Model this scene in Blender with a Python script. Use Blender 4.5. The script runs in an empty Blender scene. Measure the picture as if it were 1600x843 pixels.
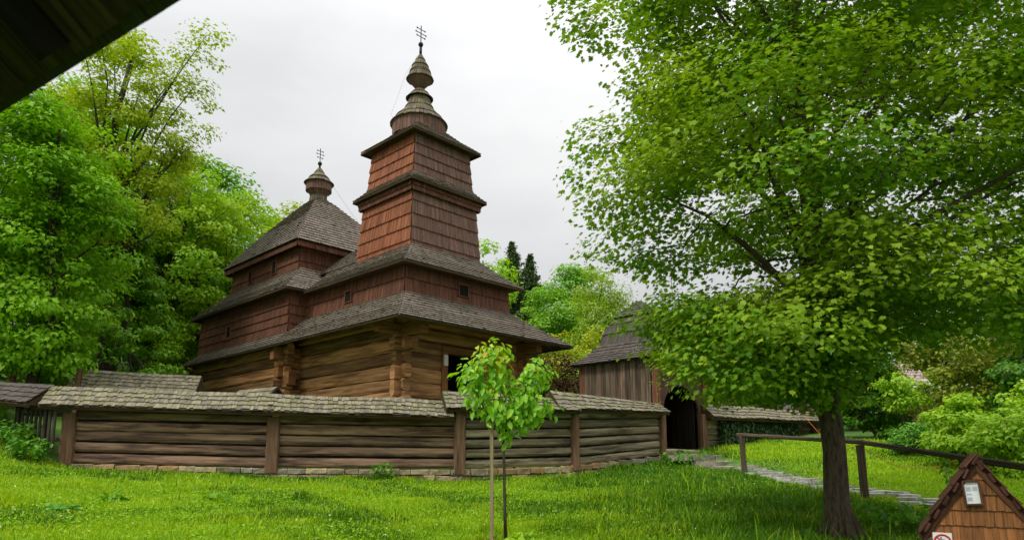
import bpy, math, random
import numpy as np
from mathutils import Vector as V, noise as mnoise

random.seed(7); RNG = np.random.default_rng(11)
S = bpy.context.scene
COL = S.collection
R = math.radians

# ------------------------------------------------------------------ helpers
def srgb(h):
    h = h.lstrip('#'); o = []
    for i in (0, 2, 4):
        c = int(h[i:i+2], 16)/255
        o.append(c/12.92 if c <= .04045 else ((c+.055)/1.055)**2.4)
    return (o[0], o[1], o[2], 1)

def wloc(o):
    p = V((0, 0, 0))
    while o is not None:
        p = p+o.location; o = o.parent
    return p

def tag(o, label=None, cat=None, group=None, kind=None):
    if label: o['label'] = label
    if cat: o['category'] = cat
    if group: o['group'] = group
    if kind: o['kind'] = kind
    return o

def thing(name, loc, label, cat, group=None):
    o = bpy.data.objects.new(name, None); COL.objects.link(o)
    o.location = loc; o.empty_display_size = .2
    return tag(o, label, cat, group)

class MB:
    """collects faces (world coordinates) and links them as one mesh object"""
    def __init__(s): s.v = []; s.f = []; s.uv = []; s.mi = []
    def face(s, pts, uvs=None, mi=0):
        n = len(s.v); s.v += [tuple(p) for p in pts]
        s.f.append(tuple(range(n, n+len(pts))))
        s.uv += uvs if uvs else [(0, 0)]*len(pts)
        s.mi.append(mi)
    def mesh(s, vs, fs, uvs, mi=0):
        n = len(s.v); s.v += [tuple(p) for p in vs]
        for f, u in zip(fs, uvs):
            s.f.append(tuple(i+n for i in f)); s.uv += u; s.mi.append(mi)
    def build(s, name, mats, parent=None, smooth=False, loc=None):
        me = bpy.data.meshes.new(name)
        off = wloc(parent) if parent else (V(loc) if loc is not None else V((0, 0, 0)))
        me.from_pydata([(p[0]-off[0], p[1]-off[1], p[2]-off[2]) for p in s.v], [], s.f)
        ul = me.uv_layers.new(name='UVMap')
        ul.data.foreach_set('uv', np.array(s.uv, 'f').ravel())
        for m in (mats if isinstance(mats, (list, tuple)) else [mats]): me.materials.append(m)
        me.polygons.foreach_set('material_index', s.mi)
        if smooth: me.polygons.foreach_set('use_smooth', [True]*len(s.f))
        me.update()
        o = bpy.data.objects.new(name, me); COL.objects.link(o)
        if parent: o.parent = parent
        elif loc is not None: o.location = loc
        return o

def perp(d):
    up = V((0, 0, 1)) if abs(d.z) < .9 else V((1, 0, 0))
    s = d.cross(up).normalized()
    return s, s.cross(d).normalized()

ROUND = [(-.5, -.22), (-.42, -.42), (-.2, -.5), (.2, -.5), (.42, -.42), (.5, -.22), (.48, .2), (.40, .42), (.18, .5), (-.18, .5), (-.40, .42), (-.48, .2)]
def beam(mb, p0, p1, w, h, up=None, nseg=5, chamf=.25, jit=.006, mi=0, rnd=False, bow=0.0):
    """hewn or round timber: chamfered section, slightly uneven along its length"""
    p0 = V(p0); p1 = V(p1); d = p1-p0; L = d.length; d = d/L
    if up is None: s, u = perp(d)
    else:
        s = d.cross(V(up)).normalized(); u = s.cross(d).normalized()
    c = chamf; a, b = w/2, h/2
    sec = [(-a, -b+c*h), (-a+c*w, -b), (a-c*w, -b), (a, -b+c*h), (a, b-c*h), (a-c*w, b), (-a+c*w, b), (-a, b-c*h)]
    if rnd: sec = [(x*w, y*h) for x, y in ROUND]
    m8 = len(sec)
    vs = []; fs = []; uvs = []
    per = [0]
    for k in range(m8):
        q, r = sec[k], sec[(k+1) % m8]; per.append(per[-1]+math.hypot(q[0]-r[0], q[1]-r[1]))
    u0 = random.uniform(0, 50)
    for i in range(nseg+1):
        t = i/nseg; c0 = p0+d*(L*t)+u*(bow*4*t*(1-t))
        k0 = 1+random.uniform(-jit, jit)*4
        for (x, y) in sec:
            vs.append(c0+s*(x*k0+random.uniform(-jit, jit))+u*(y*k0+random.uniform(-jit, jit)))
    for i in range(nseg):
        for k in range(m8):
            k2 = (k+1) % m8
            fs.append((i*m8+k, i*m8+k2, i*m8+m8+k2, i*m8+m8+k))
            l0 = u0+L*i/nseg; l1 = u0+L*(i+1)/nseg
            uvs.append([(l0, per[k]), (l0, per[k+1]), (l1, per[k+1]), (l1, per[k])])
    fs.append(tuple(range(m8-1, -1, -1))); uvs.append([(u0+q[0]*.3, q[1]) for q in reversed(sec)])
    fs.append(tuple(nseg*m8+k for k in range(m8))); uvs.append([(u0+q[0]*.3, q[1]) for q in sec])
    mb.mesh(vs, fs, uvs, mi)

def tube(mb, pts, radii, n=7, mi=0, wob=0.0, cap=True):
    pts = [V(p) for p in pts]; vs = []; fs = []; uvs = []; L = 0; Ls = [0]
    for i in range(1, len(pts)): Ls.append(Ls[-1]+(pts[i]-pts[i-1]).length)
    s = None
    for i, p in enumerate(pts):
        d = (pts[min(i+1, len(pts)-1)]-pts[max(i-1, 0)]).normalized()
        if s is None: s, u = perp(d)
        else:
            s = (s-d*s.dot(d)).normalized(); u = s.cross(d).normalized()
        for k in range(n):
            a = 2*math.pi*k/n; r = radii[i]*(1+random.uniform(-wob, wob))
            vs.append(p+s*(math.cos(a)*r)+u*(math.sin(a)*r))
    for i in range(len(pts)-1):
        for k in range(n):
            k2 = (k+1) % n
            fs.append((i*n+k, i*n+k2, i*n+n+k2, i*n+n+k))
            w = 2*math.pi*max(radii[i], .01)/n
            uvs.append([(Ls[i], k*w), (Ls[i], (k+1)*w), (Ls[i+1], (k+1)*w), (Ls[i+1], k*w)])
    if cap:
        fs.append(tuple(range(n-1, -1, -1))); uvs.append([(0, 0)]*n)
        fs.append(tuple((len(pts)-1)*n+k for k in range(n))); uvs.append([(0, 0)]*n)
    mb.mesh(vs, fs, uvs, mi)

def lathe(mb, c, prof, n=20, mi=0, axis=V((0, 0, 1))):
    vs = []; fs = []; uvs = []
    for (r, z) in prof:
        for k in range(n):
            a = 2*math.pi*k/n
            vs.append((c[0]+math.cos(a)*r, c[1]+math.sin(a)*r, c[2]+z))
    for i in range(len(prof)-1):
        for k in range(n):
            k2 = (k+1) % n
            fs.append((i*n+k, i*n+k2, i*n+n+k2, i*n+n+k))
            w = 2*math.pi*prof[i][0]/n
            uvs.append([(prof[i][1], k*w), (prof[i][1], k*w+w), (prof[i+1][1], k*w+w), (prof[i+1][1], k*w)])
    mb.mesh(vs, fs, uvs, mi)

def poly(pl, t):
    """point at fraction t of a polyline"""
    if len(pl) == 2: return pl[0].lerp(pl[1], t)
    ls = [(pl[i+1]-pl[i]).length for i in range(len(pl)-1)]; T = sum(ls)*t
    for i, l in enumerate(ls):
        if T <= l or i == len(ls)-1: return pl[i].lerp(pl[i+1], min(T/l, 1.3))
        T -= l

def shake(mb, p00, p10, p11, p01, n, th, lift, mi=0, tooth=0):
    """one shingle: butt end raised off the course below, head tucked in"""
    a0 = p00+n*(lift+th); b0 = p10+n*(lift+th); c0 = p11+n*.004; d0 = p01+n*.004
    a1 = p00+n*(lift-.002); b1 = p10+n*(lift-.002)
    l = ((p01+p11)-(p00+p10)).length/2; w = (p10-p00).length; o = random.uniform(0, 90); q = random.uniform(0, 90)
    if tooth:
        dn = ((p00-p01).normalized())*tooth
        m0 = (a0+b0)/2+dn; m1 = (a1+b1)/2+dn
        mb.mesh([a0, m0, b0, c0, d0, a1, m1, b1], [(0, 1, 2, 3, 4), (5, 6, 1, 0), (6, 7, 2, 1), (7, 3, 2), (4, 5, 0)],
            [[(o, q), (o-.02, q+w/2), (o, q+w), (o+l, q+w), (o+l, q)]]+[[(o, q), (o, q+w/2), (o+.02, q+w/2), (o+.02, q)]]*2+[[(o, q), (o+l, q), (o, q+.02)]]*2, mi)
    else:
        mb.mesh([a0, b0, c0, d0, a1, b1], [(0, 1, 2, 3), (4, 5, 1, 0), (5, 2, 1), (3, 4, 0)],
            [[(o, q), (o, q+w), (o+l, q+w), (o+l, q)], [(o, q), (o, q+w), (o+.02, q+w), (o+.02, q)], [(o, q), (o+l, q), (o, q+.02)], [(o+l, q), (o, q), (o, q+.02)]], mi)

def shingles(mb, Lp, Rp, expo=.22, wid=.11, th=.018, lift=.012, over=1.25, jit=.02, out=None, tooth=0, mi=0, sheet=True, skew=.0, wmi=None):
    """shingle courses over the surface between two edges (each a polyline from eave to top)"""
    Lp = [V(p) for p in Lp]; Rp = [V(p) for p in Rp]
    ln = max(sum((Lp[i+1]-Lp[i]).length for i in range(len(Lp)-1)), sum((Rp[i+1]-Rp[i]).length for i in range(len(Rp)-1)))
    n = max(1, round(ln/expo))
    for i in range(n):
        v0 = i/n; v1 = min((i+over)/n, 1)
        A, B, C, D = poly(Lp, v0), poly(Rp, v0), poly(Rp, v1), poly(Lp, v1)
        nr = (B-A).cross(D-A)
        if nr.length < 1e-6: nr = (B-A).cross(C-B)
        nr.normalize()
        if out is not None and nr.dot(V(out)) < 0: nr = -nr
        w = (B-A).length
        if w < .03: continue
        us = [0]
        while us[-1]*w < w-wid*.5: us.append(us[-1]+wid*random.uniform(.65, 1.4)/w)
        us[-1] = 1
        if len(us) < 2: us = [0, 1]
        for k in range(len(us)-1):
            g = .003/w; u0, u1 = us[k]+g, us[k+1]-g
            if u1 <= u0: continue
            dr = random.uniform(-jit, jit)
            sl = (D-A).normalized()*dr
            l = lift+random.uniform(0, .008)
            if random.random() < .03: l += .015
            sk = random.uniform(-skew, skew)/w
            shake(mb, A.lerp(B, u0)+sl, A.lerp(B, u1)+sl, D.lerp(C, min(max(u1+sk, 0), 1)), D.lerp(C, min(max(u0+sk, 0), 1)), nr, th, l,
                  mi if wmi is None else wmi(), tooth)
    if sheet:
        for i in range(max(len(Lp), 2)-1):
            a, b, c, d = Lp[i], Rp[i], Rp[i+1], Lp[i+1]
            nr = (b-a).cross(d-a)
            if nr.length < 1e-6: nr = (b-a).cross(c-b)
            nr.normalize()
            if out is not None and nr.dot(V(out)) < 0: nr = -nr
            o = nr*-.006
            w = (b-a).length; h = (d-a).length
            if (c-d).length < 1e-4: mb.face([a+o, b+o, c+o], [(0, 0), (0, w), (h, w/2)], mi)
            else: mb.face([a+o, b+o, c+o, d+o], [(0, 0), (0, w), (h, w), (h, 0)], mi)

def lathe_shingles(mb, c, rings, n=30, th=.018, lift=.01, tooth=.0, mi=0):
    """rings: list of (r, z) from the bottom to the top, one course per step"""
    c = V(c)
    def P(r, z, a): return c+V((math.cos(a)*r, math.sin(a)*r, z))
    for i in range(len(rings)-1):
        (r0, z0), (r1, z1) = rings[i], rings[i+1]
        m = max(6, int(n*max(r0, r1)/rings[0][0]))
        for k in range(m):
            a0 = 2*math.pi*(k+.04)/m; a1 = 2*math.pi*(k+.96)/m
            A, B, C, D = P(r0, z0, a0), P(r0, z0, a1), P(r1, z1, a1), P(r1, z1, a0)
            nr = (B-A).cross(D-A).normalized(); mid = (A+B)/2-c
            if nr.dot(V((mid.x, mid.y, 0))) < 0: nr = -nr
            dr = V((0, 0, random.uniform(-.012, .012)))
            shake(mb, A+dr, B+dr, C, D, nr, th, lift+random.uniform(0, .006), mi, tooth)
    lathe(mb, c, [(r-.004, z) for r, z in rings], 24, mi)

# ------------------------------------------------------------------ materials
def newmat(name):
    m = bpy.data.materials.new(name); m.use_nodes = True
    nt = m.node_tree; nt.nodes.clear()
    out = nt.nodes.new('ShaderNodeOutputMaterial')
    b = nt.nodes.new('ShaderNodeBsdfPrincipled')
    nt.links.new(b.outputs[0], out.inputs[0])
    return m, nt, b, out
def N(nt, t, **kw):
    n = nt.nodes.new(t)
    for k, v in kw.items(): setattr(n, k, v)
    return n
def ramp(nt, fac, stops):
    n = nt.nodes.new('ShaderNodeValToRGB'); e = n.color_ramp.elements
    while len(e) < len(stops): e.new(.5)
    for x, (p, c) in zip(e, stops):
        x.position = p; x.color = c if len(c) == 4 else (*c, 1)
    nt.links.new(fac, n.inputs[0]); return n
def mixc(nt, fac, a, b, mode='MIX'):
    n = nt.nodes.new('ShaderNodeMix'); n.data_type = 'RGBA'; n.blend_type = mode
    for sock, val in ((n.inputs[0], fac), (n.inputs[6], a), (n.inputs[7], b)):
        if hasattr(val, 'is_output'): nt.links.new(val, sock)
        else: sock.default_value = val
    return n.outputs[2]
def mathn(nt, op, a, b=None):
    n = nt.nodes.new('ShaderNodeMath'); n.operation = op
    for s, val in zip(n.inputs, (a, b)):
        if val is None: continue
        if hasattr(val, 'is_output'): nt.links.new(val, s)
        else: s.default_value = val
    return n.outputs[0]

def wood(name, c1, c2, c3=None, grain=(1.2, 26), isl=.5, moss=None, mossamt=.0, mscale=1.3, rough=.85, bump=.35, blotch=None, bl_amt=.5, bl_scale=.8, hue=.0):
    """weathered timber: grain along UV.x, each piece its own shade, patches of stain and moss"""
    m, nt, b, out = newmat(name)
    uv = N(nt, 'ShaderNodeUVMap'); geo = N(nt, 'ShaderNodeNewGeometry'); tc = N(nt, 'ShaderNodeTexCoord')
    mp = N(nt, 'ShaderNodeMapping'); mp.inputs['Scale'].default_value = (grain[0], grain[1], 1)
    nt.links.new(uv.outputs[0], mp.inputs[0])
    n1 = N(nt, 'ShaderNodeTexNoise'); n1.inputs['Scale'].default_value = 1; n1.inputs['Detail'].default_value = 6; n1.inputs['Roughness'].default_value = .65
    nt.links.new(mp.outputs[0], n1.inputs['Vector'])
    r1 = ramp(nt, n1.outputs[0], [(.3, srgb(c1)), (.68, srgb(c2))])
    col = r1.outputs[0]
    rnd = geo.outputs['Random Per Island']
    if c3: 
        rr = ramp(nt, rnd, [(.35, (0, 0, 0, 1)), (.95, (1, 1, 1, 1))])
        col = mixc(nt, mathn(nt, 'MULTIPLY', rr.outputs[0], .8), col, mixc(nt, .6, col, srgb(c3)))
    n4 = N(nt, 'ShaderNodeTexNoise'); n4.inputs['Scale'].default_value = 1; n4.inputs['Detail'].default_value = 3; n4.inputs['Roughness'].default_value = .8
    mp4 = N(nt, 'ShaderNodeMapping'); mp4.inputs['Scale'].default_value = (grain[0]*.9, grain[1]*1.6, 1); mp4.inputs['Location'].default_value = (7.3, 2.1, 0)
    nt.links.new(uv.outputs[0], mp4.inputs[0]); nt.links.new(mp4.outputs[0], n4.inputs['Vector'])
    r4 = ramp(nt, n4.outputs[0], [(.34, (.32, .30, .30, 1)), (.46, (1, 1, 1, 1))])
    col = mixc(nt, 1.0, col, r4.outputs[0], 'MULTIPLY')
    sc = mathn(nt, 'MULTIPLY_ADD', rnd, isl); nt.nodes[-1].inputs[2].default_value = 1-isl/2
    vm = N(nt, 'ShaderNodeVectorMath', operation='SCALE'); nt.links.new(col, vm.inputs[0]); nt.links.new(sc, vm.inputs['Scale'])
    col = vm.outputs[0]
    if blotch:
        n3 = N(nt, 'ShaderNodeTexNoise'); n3.inputs['Scale'].default_value = bl_scale; n3.inputs['Detail'].default_value = 5; n3.inputs['Roughness'].default_value = .6
        mp3 = N(nt, 'ShaderNodeMapping'); mp3.inputs['Scale'].default_value = (.7, 4.5, 1)
        nt.links.new(uv.outputs[0], mp3.inputs[0]); nt.links.new(mp3.outputs[0], n3.inputs['Vector'])
        r3 = ramp(nt, n3.outputs[0], [(.45, (0, 0, 0, 1)), (.65, (1, 1, 1, 1))])
        col = mixc(nt, mathn(nt, 'MULTIPLY', r3.outputs[0], bl_amt), col, srgb(blotch))
    if moss:
        n2 = N(nt, 'ShaderNodeTexNoise'); n2.inputs['Scale'].default_value = mscale; n2.inputs['Detail'].default_value = 7; n2.inputs['Roughness'].default_value = .7
        nt.links.new(tc.outputs['Object'], n2.inputs['Vector'])
        r2 = ramp(nt, n2.outputs[0], [(.48, (0, 0, 0, 1)), (.66, (1, 1, 1, 1))])
        col = mixc(nt, mathn(nt, 'MULTIPLY', r2.outputs[0], mossamt), col, srgb(moss))
    nt.links.new(col, b.inputs['Base Color'])
    b.inputs['Roughness'].default_value = rough; b.inputs['Specular IOR Level'].default_value = .25
    bp = N(nt, 'ShaderNodeBump'); bp.inputs['Strength'].default_value = bump; bp.inputs['Distance'].default_value = .012
    nt.links.new(n1.outputs[0], bp.inputs['Height']); nt.links.new(bp.outputs[0], b.inputs['Normal'])
    return m

def plain(name, c, rough=.7, var=.15, scale=6, metal=0, spec=.3):
    m, nt, b, out = newmat(name)
    tc = N(nt, 'ShaderNodeTexCoord'); n = N(nt, 'ShaderNodeTexNoise'); n.inputs['Scale'].default_value = scale; n.inputs['Detail'].default_value = 5
    nt.links.new(tc.outputs['Object'], n.inputs['Vector'])
    k = srgb(c); lo = tuple(x*(1-var) for x in k[:3]); hi = tuple(min(1, x*(1+var)) for x in k[:3])
    nt.links.new(ramp(nt, n.outputs[0], [(.3, lo), (.7, hi)]).outputs[0], b.inputs['Base Color'])
    b.inputs['Roughness'].default_value = rough; b.inputs['Metallic'].default_value = metal; b.inputs['Specular IOR Level'].default_value = spec
    return m

def stone(name, cols, rough=.9, bump=.6):
    m, nt, b, out = newmat(name)
    geo = N(nt, 'ShaderNodeNewGeometry'); tc = N(nt, 'ShaderNodeTexCoord')
    st = [(i/(len(cols)-1), srgb(c)) for i, c in enumerate(cols)]
    r = ramp(nt, geo.outputs['Random Per Island'], st)
    n = N(nt, 'ShaderNodeTexNoise'); n.inputs['Scale'].default_value = 9; n.inputs['Detail'].default_value = 8; n.inputs['Roughness'].default_value = .7
    nt.links.new(tc.outputs['Object'], n.inputs['Vector'])
    r2 = ramp(nt, n.outputs[0], [(.3, (.45, .45, .45, 1)), (.7, (1.25, 1.25, 1.2, 1))])
    nt.links.new(mixc(nt, 1.0, r.outputs[0], r2.outputs[0], 'MULTIPLY'), b.inputs['Base Color'])
    b.inputs['Roughness'].default_value = rough
    bp = N(nt, 'ShaderNodeBump'); bp.inputs['Strength'].default_value = bump; bp.inputs['Distance'].default_value = .02
    nt.links.new(n.outputs[0], bp.inputs['Height']); nt.links.new(bp.outputs[0], b.inputs['Normal'])
    return m

def leaf(name, cols, trans=.3, rough=.5, spec=.25, patch=None, pscale=.5, pamt=.7):
    """leaves: every leaf its own tone, larger patches of another tone where given"""
    m, nt, b, out = newmat(name)
    geo = N(nt, 'ShaderNodeNewGeometry'); tc = N(nt, 'ShaderNodeTexCoord')
    def yl(c):
        k = srgb(c); return (min(k[0]*1.28, 1), min(k[1]*1.05, 1), k[2]*.62, 1)
    st = [(i/(len(cols)-1), yl(c)) for i, c in enumerate(cols)]
    col = ramp(nt, geo.outputs['Random Per Island'], st).outputs[0]
    if patch:
        n = N(nt, 'ShaderNodeTexNoise'); n.inputs['Scale'].default_value = pscale; n.inputs['Detail'].default_value = 4
        nt.links.new(tc.outputs['Object'], n.inputs['Vector'])
        r = ramp(nt, n.outputs[0], [(.42, (0, 0, 0, 1)), (.62, (1, 1, 1, 1))])
        col = mixc(nt, mathn(nt, 'MULTIPLY', r.outputs[0], pamt), col, yl(patch))
    nt.links.new(col, b.inputs['Base Color'])
    b.inputs['Roughness'].default_value = rough; b.inputs['Specular IOR Level'].default_value = spec
    t = N(nt, 'ShaderNodeBsdfTranslucent')
    nt.links.new(mixc(nt, 1.0, col, (1.1, 1.08, .45, 1), 'MULTIPLY'), t.inputs[0])
    ms = N(nt, 'ShaderNodeMixShader'); ms.inputs[0].default_value = trans
    nt.links.new(b.outputs[0], ms.inputs[1]); nt.links.new(t.outputs[0], ms.inputs[2]); nt.links.new(ms.outputs[0], out.inputs[0])
    return m

M = {}
M['roof'] = wood('church_roof_shingle', '#544b42', '#a69b8e', '#7c6f60', grain=(2, 40), isl=.6, moss='#5a5637', mossamt=.35, mscale=.9)
M['spire_roof'] = wood('spire_shingle', '#4a4236', '#7d715d', '#6f6848', grain=(2, 40), isl=.6, moss='#666239', mossamt=.5, mscale=1.6)
M['mossroof'] = wood('mossy_wall_shingle', '#585345', '#9c957f', '#7f775f', grain=(2, 36), isl=.7, moss='#6f7138', mossamt=.6, mscale=3.2)
M['darkroof'] = wood('dark_grey_shingle', '#3a3632', '#6a625a', '#514a44', grain=(2, 36), isl=.6, moss='#504c38', mossamt=.25)
M['red'] = wood('red_brown_shingle', '#683b26', '#b06e4a', '#98593a', grain=(2.2, 34), isl=.5, blotch='#5a3523', bl_amt=.5, bl_scale=.55, rough=.7)
M['redfront'] = wood('grey_red_shingle', '#553a30', '#94705f', '#786056', grain=(2.2, 34), isl=.5, blotch='#574842', bl_amt=.7, bl_scale=.7, rough=.8)  # greyer, darker tone for tower front and right faces and parts of the cupolas
M['reddark'] = wood('dark_red_shingle', '#4a2e22', '#84563f', '#6d4735', grain=(2.2, 34), isl=.5, blotch='#3a241d', bl_amt=.6, bl_scale=.5, rough=.75)
M['log'] = wood('church_log', '#7a4e2e', '#dcac74', '#b87c4c', grain=(.35, 9), isl=.9, blotch='#4d3220', bl_amt=.6, bl_scale=1.0, bump=1.0)
M['logend'] = wood('church_beam', '#5c3c24', '#a87848', '#7d5434', grain=(.9, 16), isl=.4, bump=.6)
M['sill'] = wood('pale_sill_beam', '#8a7c62', '#b5a88c', grain=(.8, 14), isl=.3, bump=.6)
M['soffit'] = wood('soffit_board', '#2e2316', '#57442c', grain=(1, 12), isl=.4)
M['wlog'] = wood('enclosure_log', '#604638', '#b8977b', '#8a6a54', grain=(.3, 9), isl=.9, blotch='#30252a', bl_amt=.85, bl_scale=1.4, bump=1.2)
M['wlog2'] = wood('enclosure_log_pale', '#665a46', '#b8ab8c', '#948568', grain=(.3, 9), isl=.8, blotch='#3c3226', bl_amt=.85, bl_scale=1.4, bump=1.2)
M['wpost'] = wood('enclosure_post', '#57402f', '#96765b', '#83614b', grain=(.7, 13), isl=.4, blotch='#4e3a30', bl_amt=.5, bump=.8)
M['gplank'] = wood('gate_plank', '#43362c', '#92806a', '#6b5140', grain=(.8, 18), isl=.9, blotch='#2e231c', bl_amt=.6, bl_scale=.9, bump=.6)
M['gpost'] = wood('gate_post', '#4e3324', '#8d6046', '#6b4632', grain=(.8, 16), isl=.3, bump=.6)
M['rail'] = wood('handrail_wood', '#3b3128', '#6d5d4c', grain=(.8, 16), isl=.3, bump=.6)
M['stake'] = wood('stake_wood', '#7d6c50', '#b3a07b', grain=(1, 22), isl=.2)
M['dark'] = plain('dark_opening', '#120d0a', .95)
M['picket'] = wood('dark_picket', '#2a241f', '#4e463d', grain=(1, 18), isl=.4)
M['iron'] = plain('forged_iron', '#2a2928', .5, metal=.6)
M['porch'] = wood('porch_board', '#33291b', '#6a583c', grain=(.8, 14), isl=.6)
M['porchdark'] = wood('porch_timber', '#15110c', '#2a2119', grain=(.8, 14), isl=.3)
M['kshake'] = wood('kiosk_shingle', '#66401f', '#a8703c', '#8d5c32', grain=(1.5, 30), isl=.55, blotch='#4e2c1b', bl_amt=.45, bl_scale=3, rough=.6)
M['kroof'] = wood('kiosk_roof', '#3a241a', '#6a4634', grain=(1.5, 30), isl=.5)
M['stone'] = stone('footing_stone', ['#877a66', '#b09c78', '#9a8a70', '#b18a5c', '#a8a08c', '#8f836f', '#c0ae88', '#7f7668'])
M['slab'] = stone('path_slab', ['#a3a098', '#c4c2bb', '#b3b0a6', '#cfcdc8', '#9c968a'])
M['step'] = stone('step_stone', ['#7d7464', '#a29a88', '#8d8676'])
M['bark'] = wood('bark', '#241d16', '#685a49', grain=(4, 16), isl=0, bump=1.0, moss='#4f5a35', mossamt=.25)
M['bark2'] = wood('dark_bark', '#2c2620', '#5a5045', grain=(5, 22), isl=0, bump=.8)
M['white'] = plain('white_paint', '#e4e2dc', .5, .04)
M['redpaint'] = plain('red_paint', '#b8252a', .5, .05)
M['black'] = plain('black_paint', '#17161a', .5, .05)
M['paper'] = plain('paper', '#dfe3e2', .6, .03)
M['ink'] = plain('grey_ink', '#a8b0b2', .6, .03)
M['inkblue'] = plain('blue_ink', '#5f8fb4', .6, .03)
M['rope'] = plain('orange_rope', '#c8622e', .8, .1)
M['soil'] = plain('soil', '#5b4433', .95, .4, 14)

# ------------------------------------------------------------------ terrain
CP = [(0,0,0),(0,-10,-.5),(-6,0,.2),(6,0,.1),(-.3,9.7,.54),(4.4,9.5,.58),(-5,9.7,.78),(-9,9.7,1.05),(-10.8,16.6,1.5),(-6,17.2,1.22),(-1.4,17.8,1.14),
 (1.7,18.9,1.26),(4.4,20.8,1.66),(6.0,18,1.36),(6.5,13,.96),(7.7,12.2,.84),(10.5,11,.72),(-12.6,17,2.35),(-14.5,20,3.1),(-18,22,4.3),(-25,30,6.3),(6.7,17,1.22),
 (7.1,15.5,1.1),(9,20,1.85),(12,23,2.3),(14,16,1.45),(-4,24,2.9),(-8,30,2.9),(0,27,2.7),(4.5,23.4,2.0),(-7,19.6,2.1),(0,45,5),(-22,45,8),(20,40,4.3),(40,60,6),
 (-50,60,13),(0,90,9),(60,10,1.5),(-60,0,7),(0,-70,-3),(60,-60,-3),(-60,-60,2),(90,90,9),(-100,110,18),(0,150,12),(5,6.8,.38),(3,14,.95),(-3,14,.95),(-9,14,1.3),(-15,12,1.9)]
CP = np.array(CP, float)
def _tps(r2): return np.where(r2 > 0, r2*np.log(np.maximum(r2, 1e-9)), 0)
_n = len(CP); _K = _tps(((CP[:, None, :2]-CP[None, :, :2])**2).sum(2))+np.eye(_n)*2.0
_P = np.c_[np.ones(_n), CP[:, :2]]
_A = np.block([[_K, _P], [_P.T, np.zeros((3, 3))]])
_w = np.linalg.solve(_A, np.r_[CP[:, 2], 0, 0, 0])
def ground_np(x, y):
    x = np.asarray(x, float); y = np.asarray(y, float)
    o = _w[_n]+_w[_n+1]*x+_w[_n+2]*y
    for i in range(_n): o = o+_w[i]*_tps((x-CP[i, 0])**2+(y-CP[i, 1])**2)
    return o+.03*np.sin(x*1.7+y*.6)*np.sin(y*1.3-x*.4)+.015*np.sin(x*4.1)*np.sin(y*3.7)
def gz(x, y): return float(ground_np(x, y))

def warp(a, b, fine0, fine1, step, n):
    f = np.arange(fine0, fine1+1e-6, step)
    k = np.linspace(0, 1, n+1)[1:]**2.2
    return np.concatenate([(fine0-(fine0-a)*k)[::-1], f, fine1+(b-fine1)*k])
gx = warp(-150, 150, -17, 17, .3, 22); gy = warp(-80, 220, 2, 32, .3, 24)
X, Y = np.meshgrid(gx, gy); Z = ground_np(np.clip(X, -100, 100), np.clip(Y, -70, 140))
me = bpy.data.meshes.new('ground'); nx, ny = len(gx), len(gy)
ii = (np.arange(ny-1)[:, None]*nx+np.arange(nx-1)[None, :]).ravel()
me.from_pydata(np.c_[X.ravel(), Y.ravel(), Z.ravel()].tolist(), [], np.c_[ii, ii+1, ii+nx+1, ii+nx].tolist())
me.polygons.foreach_set('use_smooth', [True]*len(me.polygons))
ground = bpy.data.objects.new('ground', me); COL.objects.link(ground); tag(ground, kind='structure')
m, nt, b, out = newmat('meadow_ground')
tc = N(nt, 'ShaderNodeTexCoord')
n1 = N(nt, 'ShaderNodeTexNoise'); n1.inputs['Scale'].default_value = .5; n1.inputs['Detail'].default_value = 8; n1.inputs['Roughness'].default_value = .7
n2 = N(nt, 'ShaderNodeTexNoise'); n2.inputs['Scale'].default_value = 14; n2.inputs['Detail'].default_value = 6
nt.links.new(tc.outputs['Object'], n1.inputs['Vector']); nt.links.new(tc.outputs['Object'], n2.inputs['Vector'])
ca = ramp(nt, n1.outputs[0], [(.35, srgb('#3c6410')), (.65, srgb('#557d14'))]).outputs[0]
cb = ramp(nt, n2.outputs[0], [(.3, (.45, .45, .4, 1)), (.7, (1.2, 1.2, 1.1, 1))]).outputs[0]
nt.links.new(mixc(nt, 1.0, ca, cb, 'MULTIPLY'), b.inputs['Base Color']); b.inputs['Roughness'].default_value = .95
me.materials.append(m)

# ------------------------------------------------------------------ church
TH = R(44.0)
AX = V((math.sin(TH), math.cos(TH), 0)); BX = V((-math.cos(TH), math.sin(TH), 0)); T0 = V((-3.37, 24.0, 1.6))
def W(u, v, h): return T0+AX*u+BX*v+V((0, 0, h))
NF = -BX; NL = -AX; NR = AX; NB = BX        # outward normals: front, left, right, back
church = thing('wooden_church', W(0, 3.5, 1.3), 'dark shingled wooden church with a stepped tower over its porch and an onion cupola', 'church')

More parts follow.
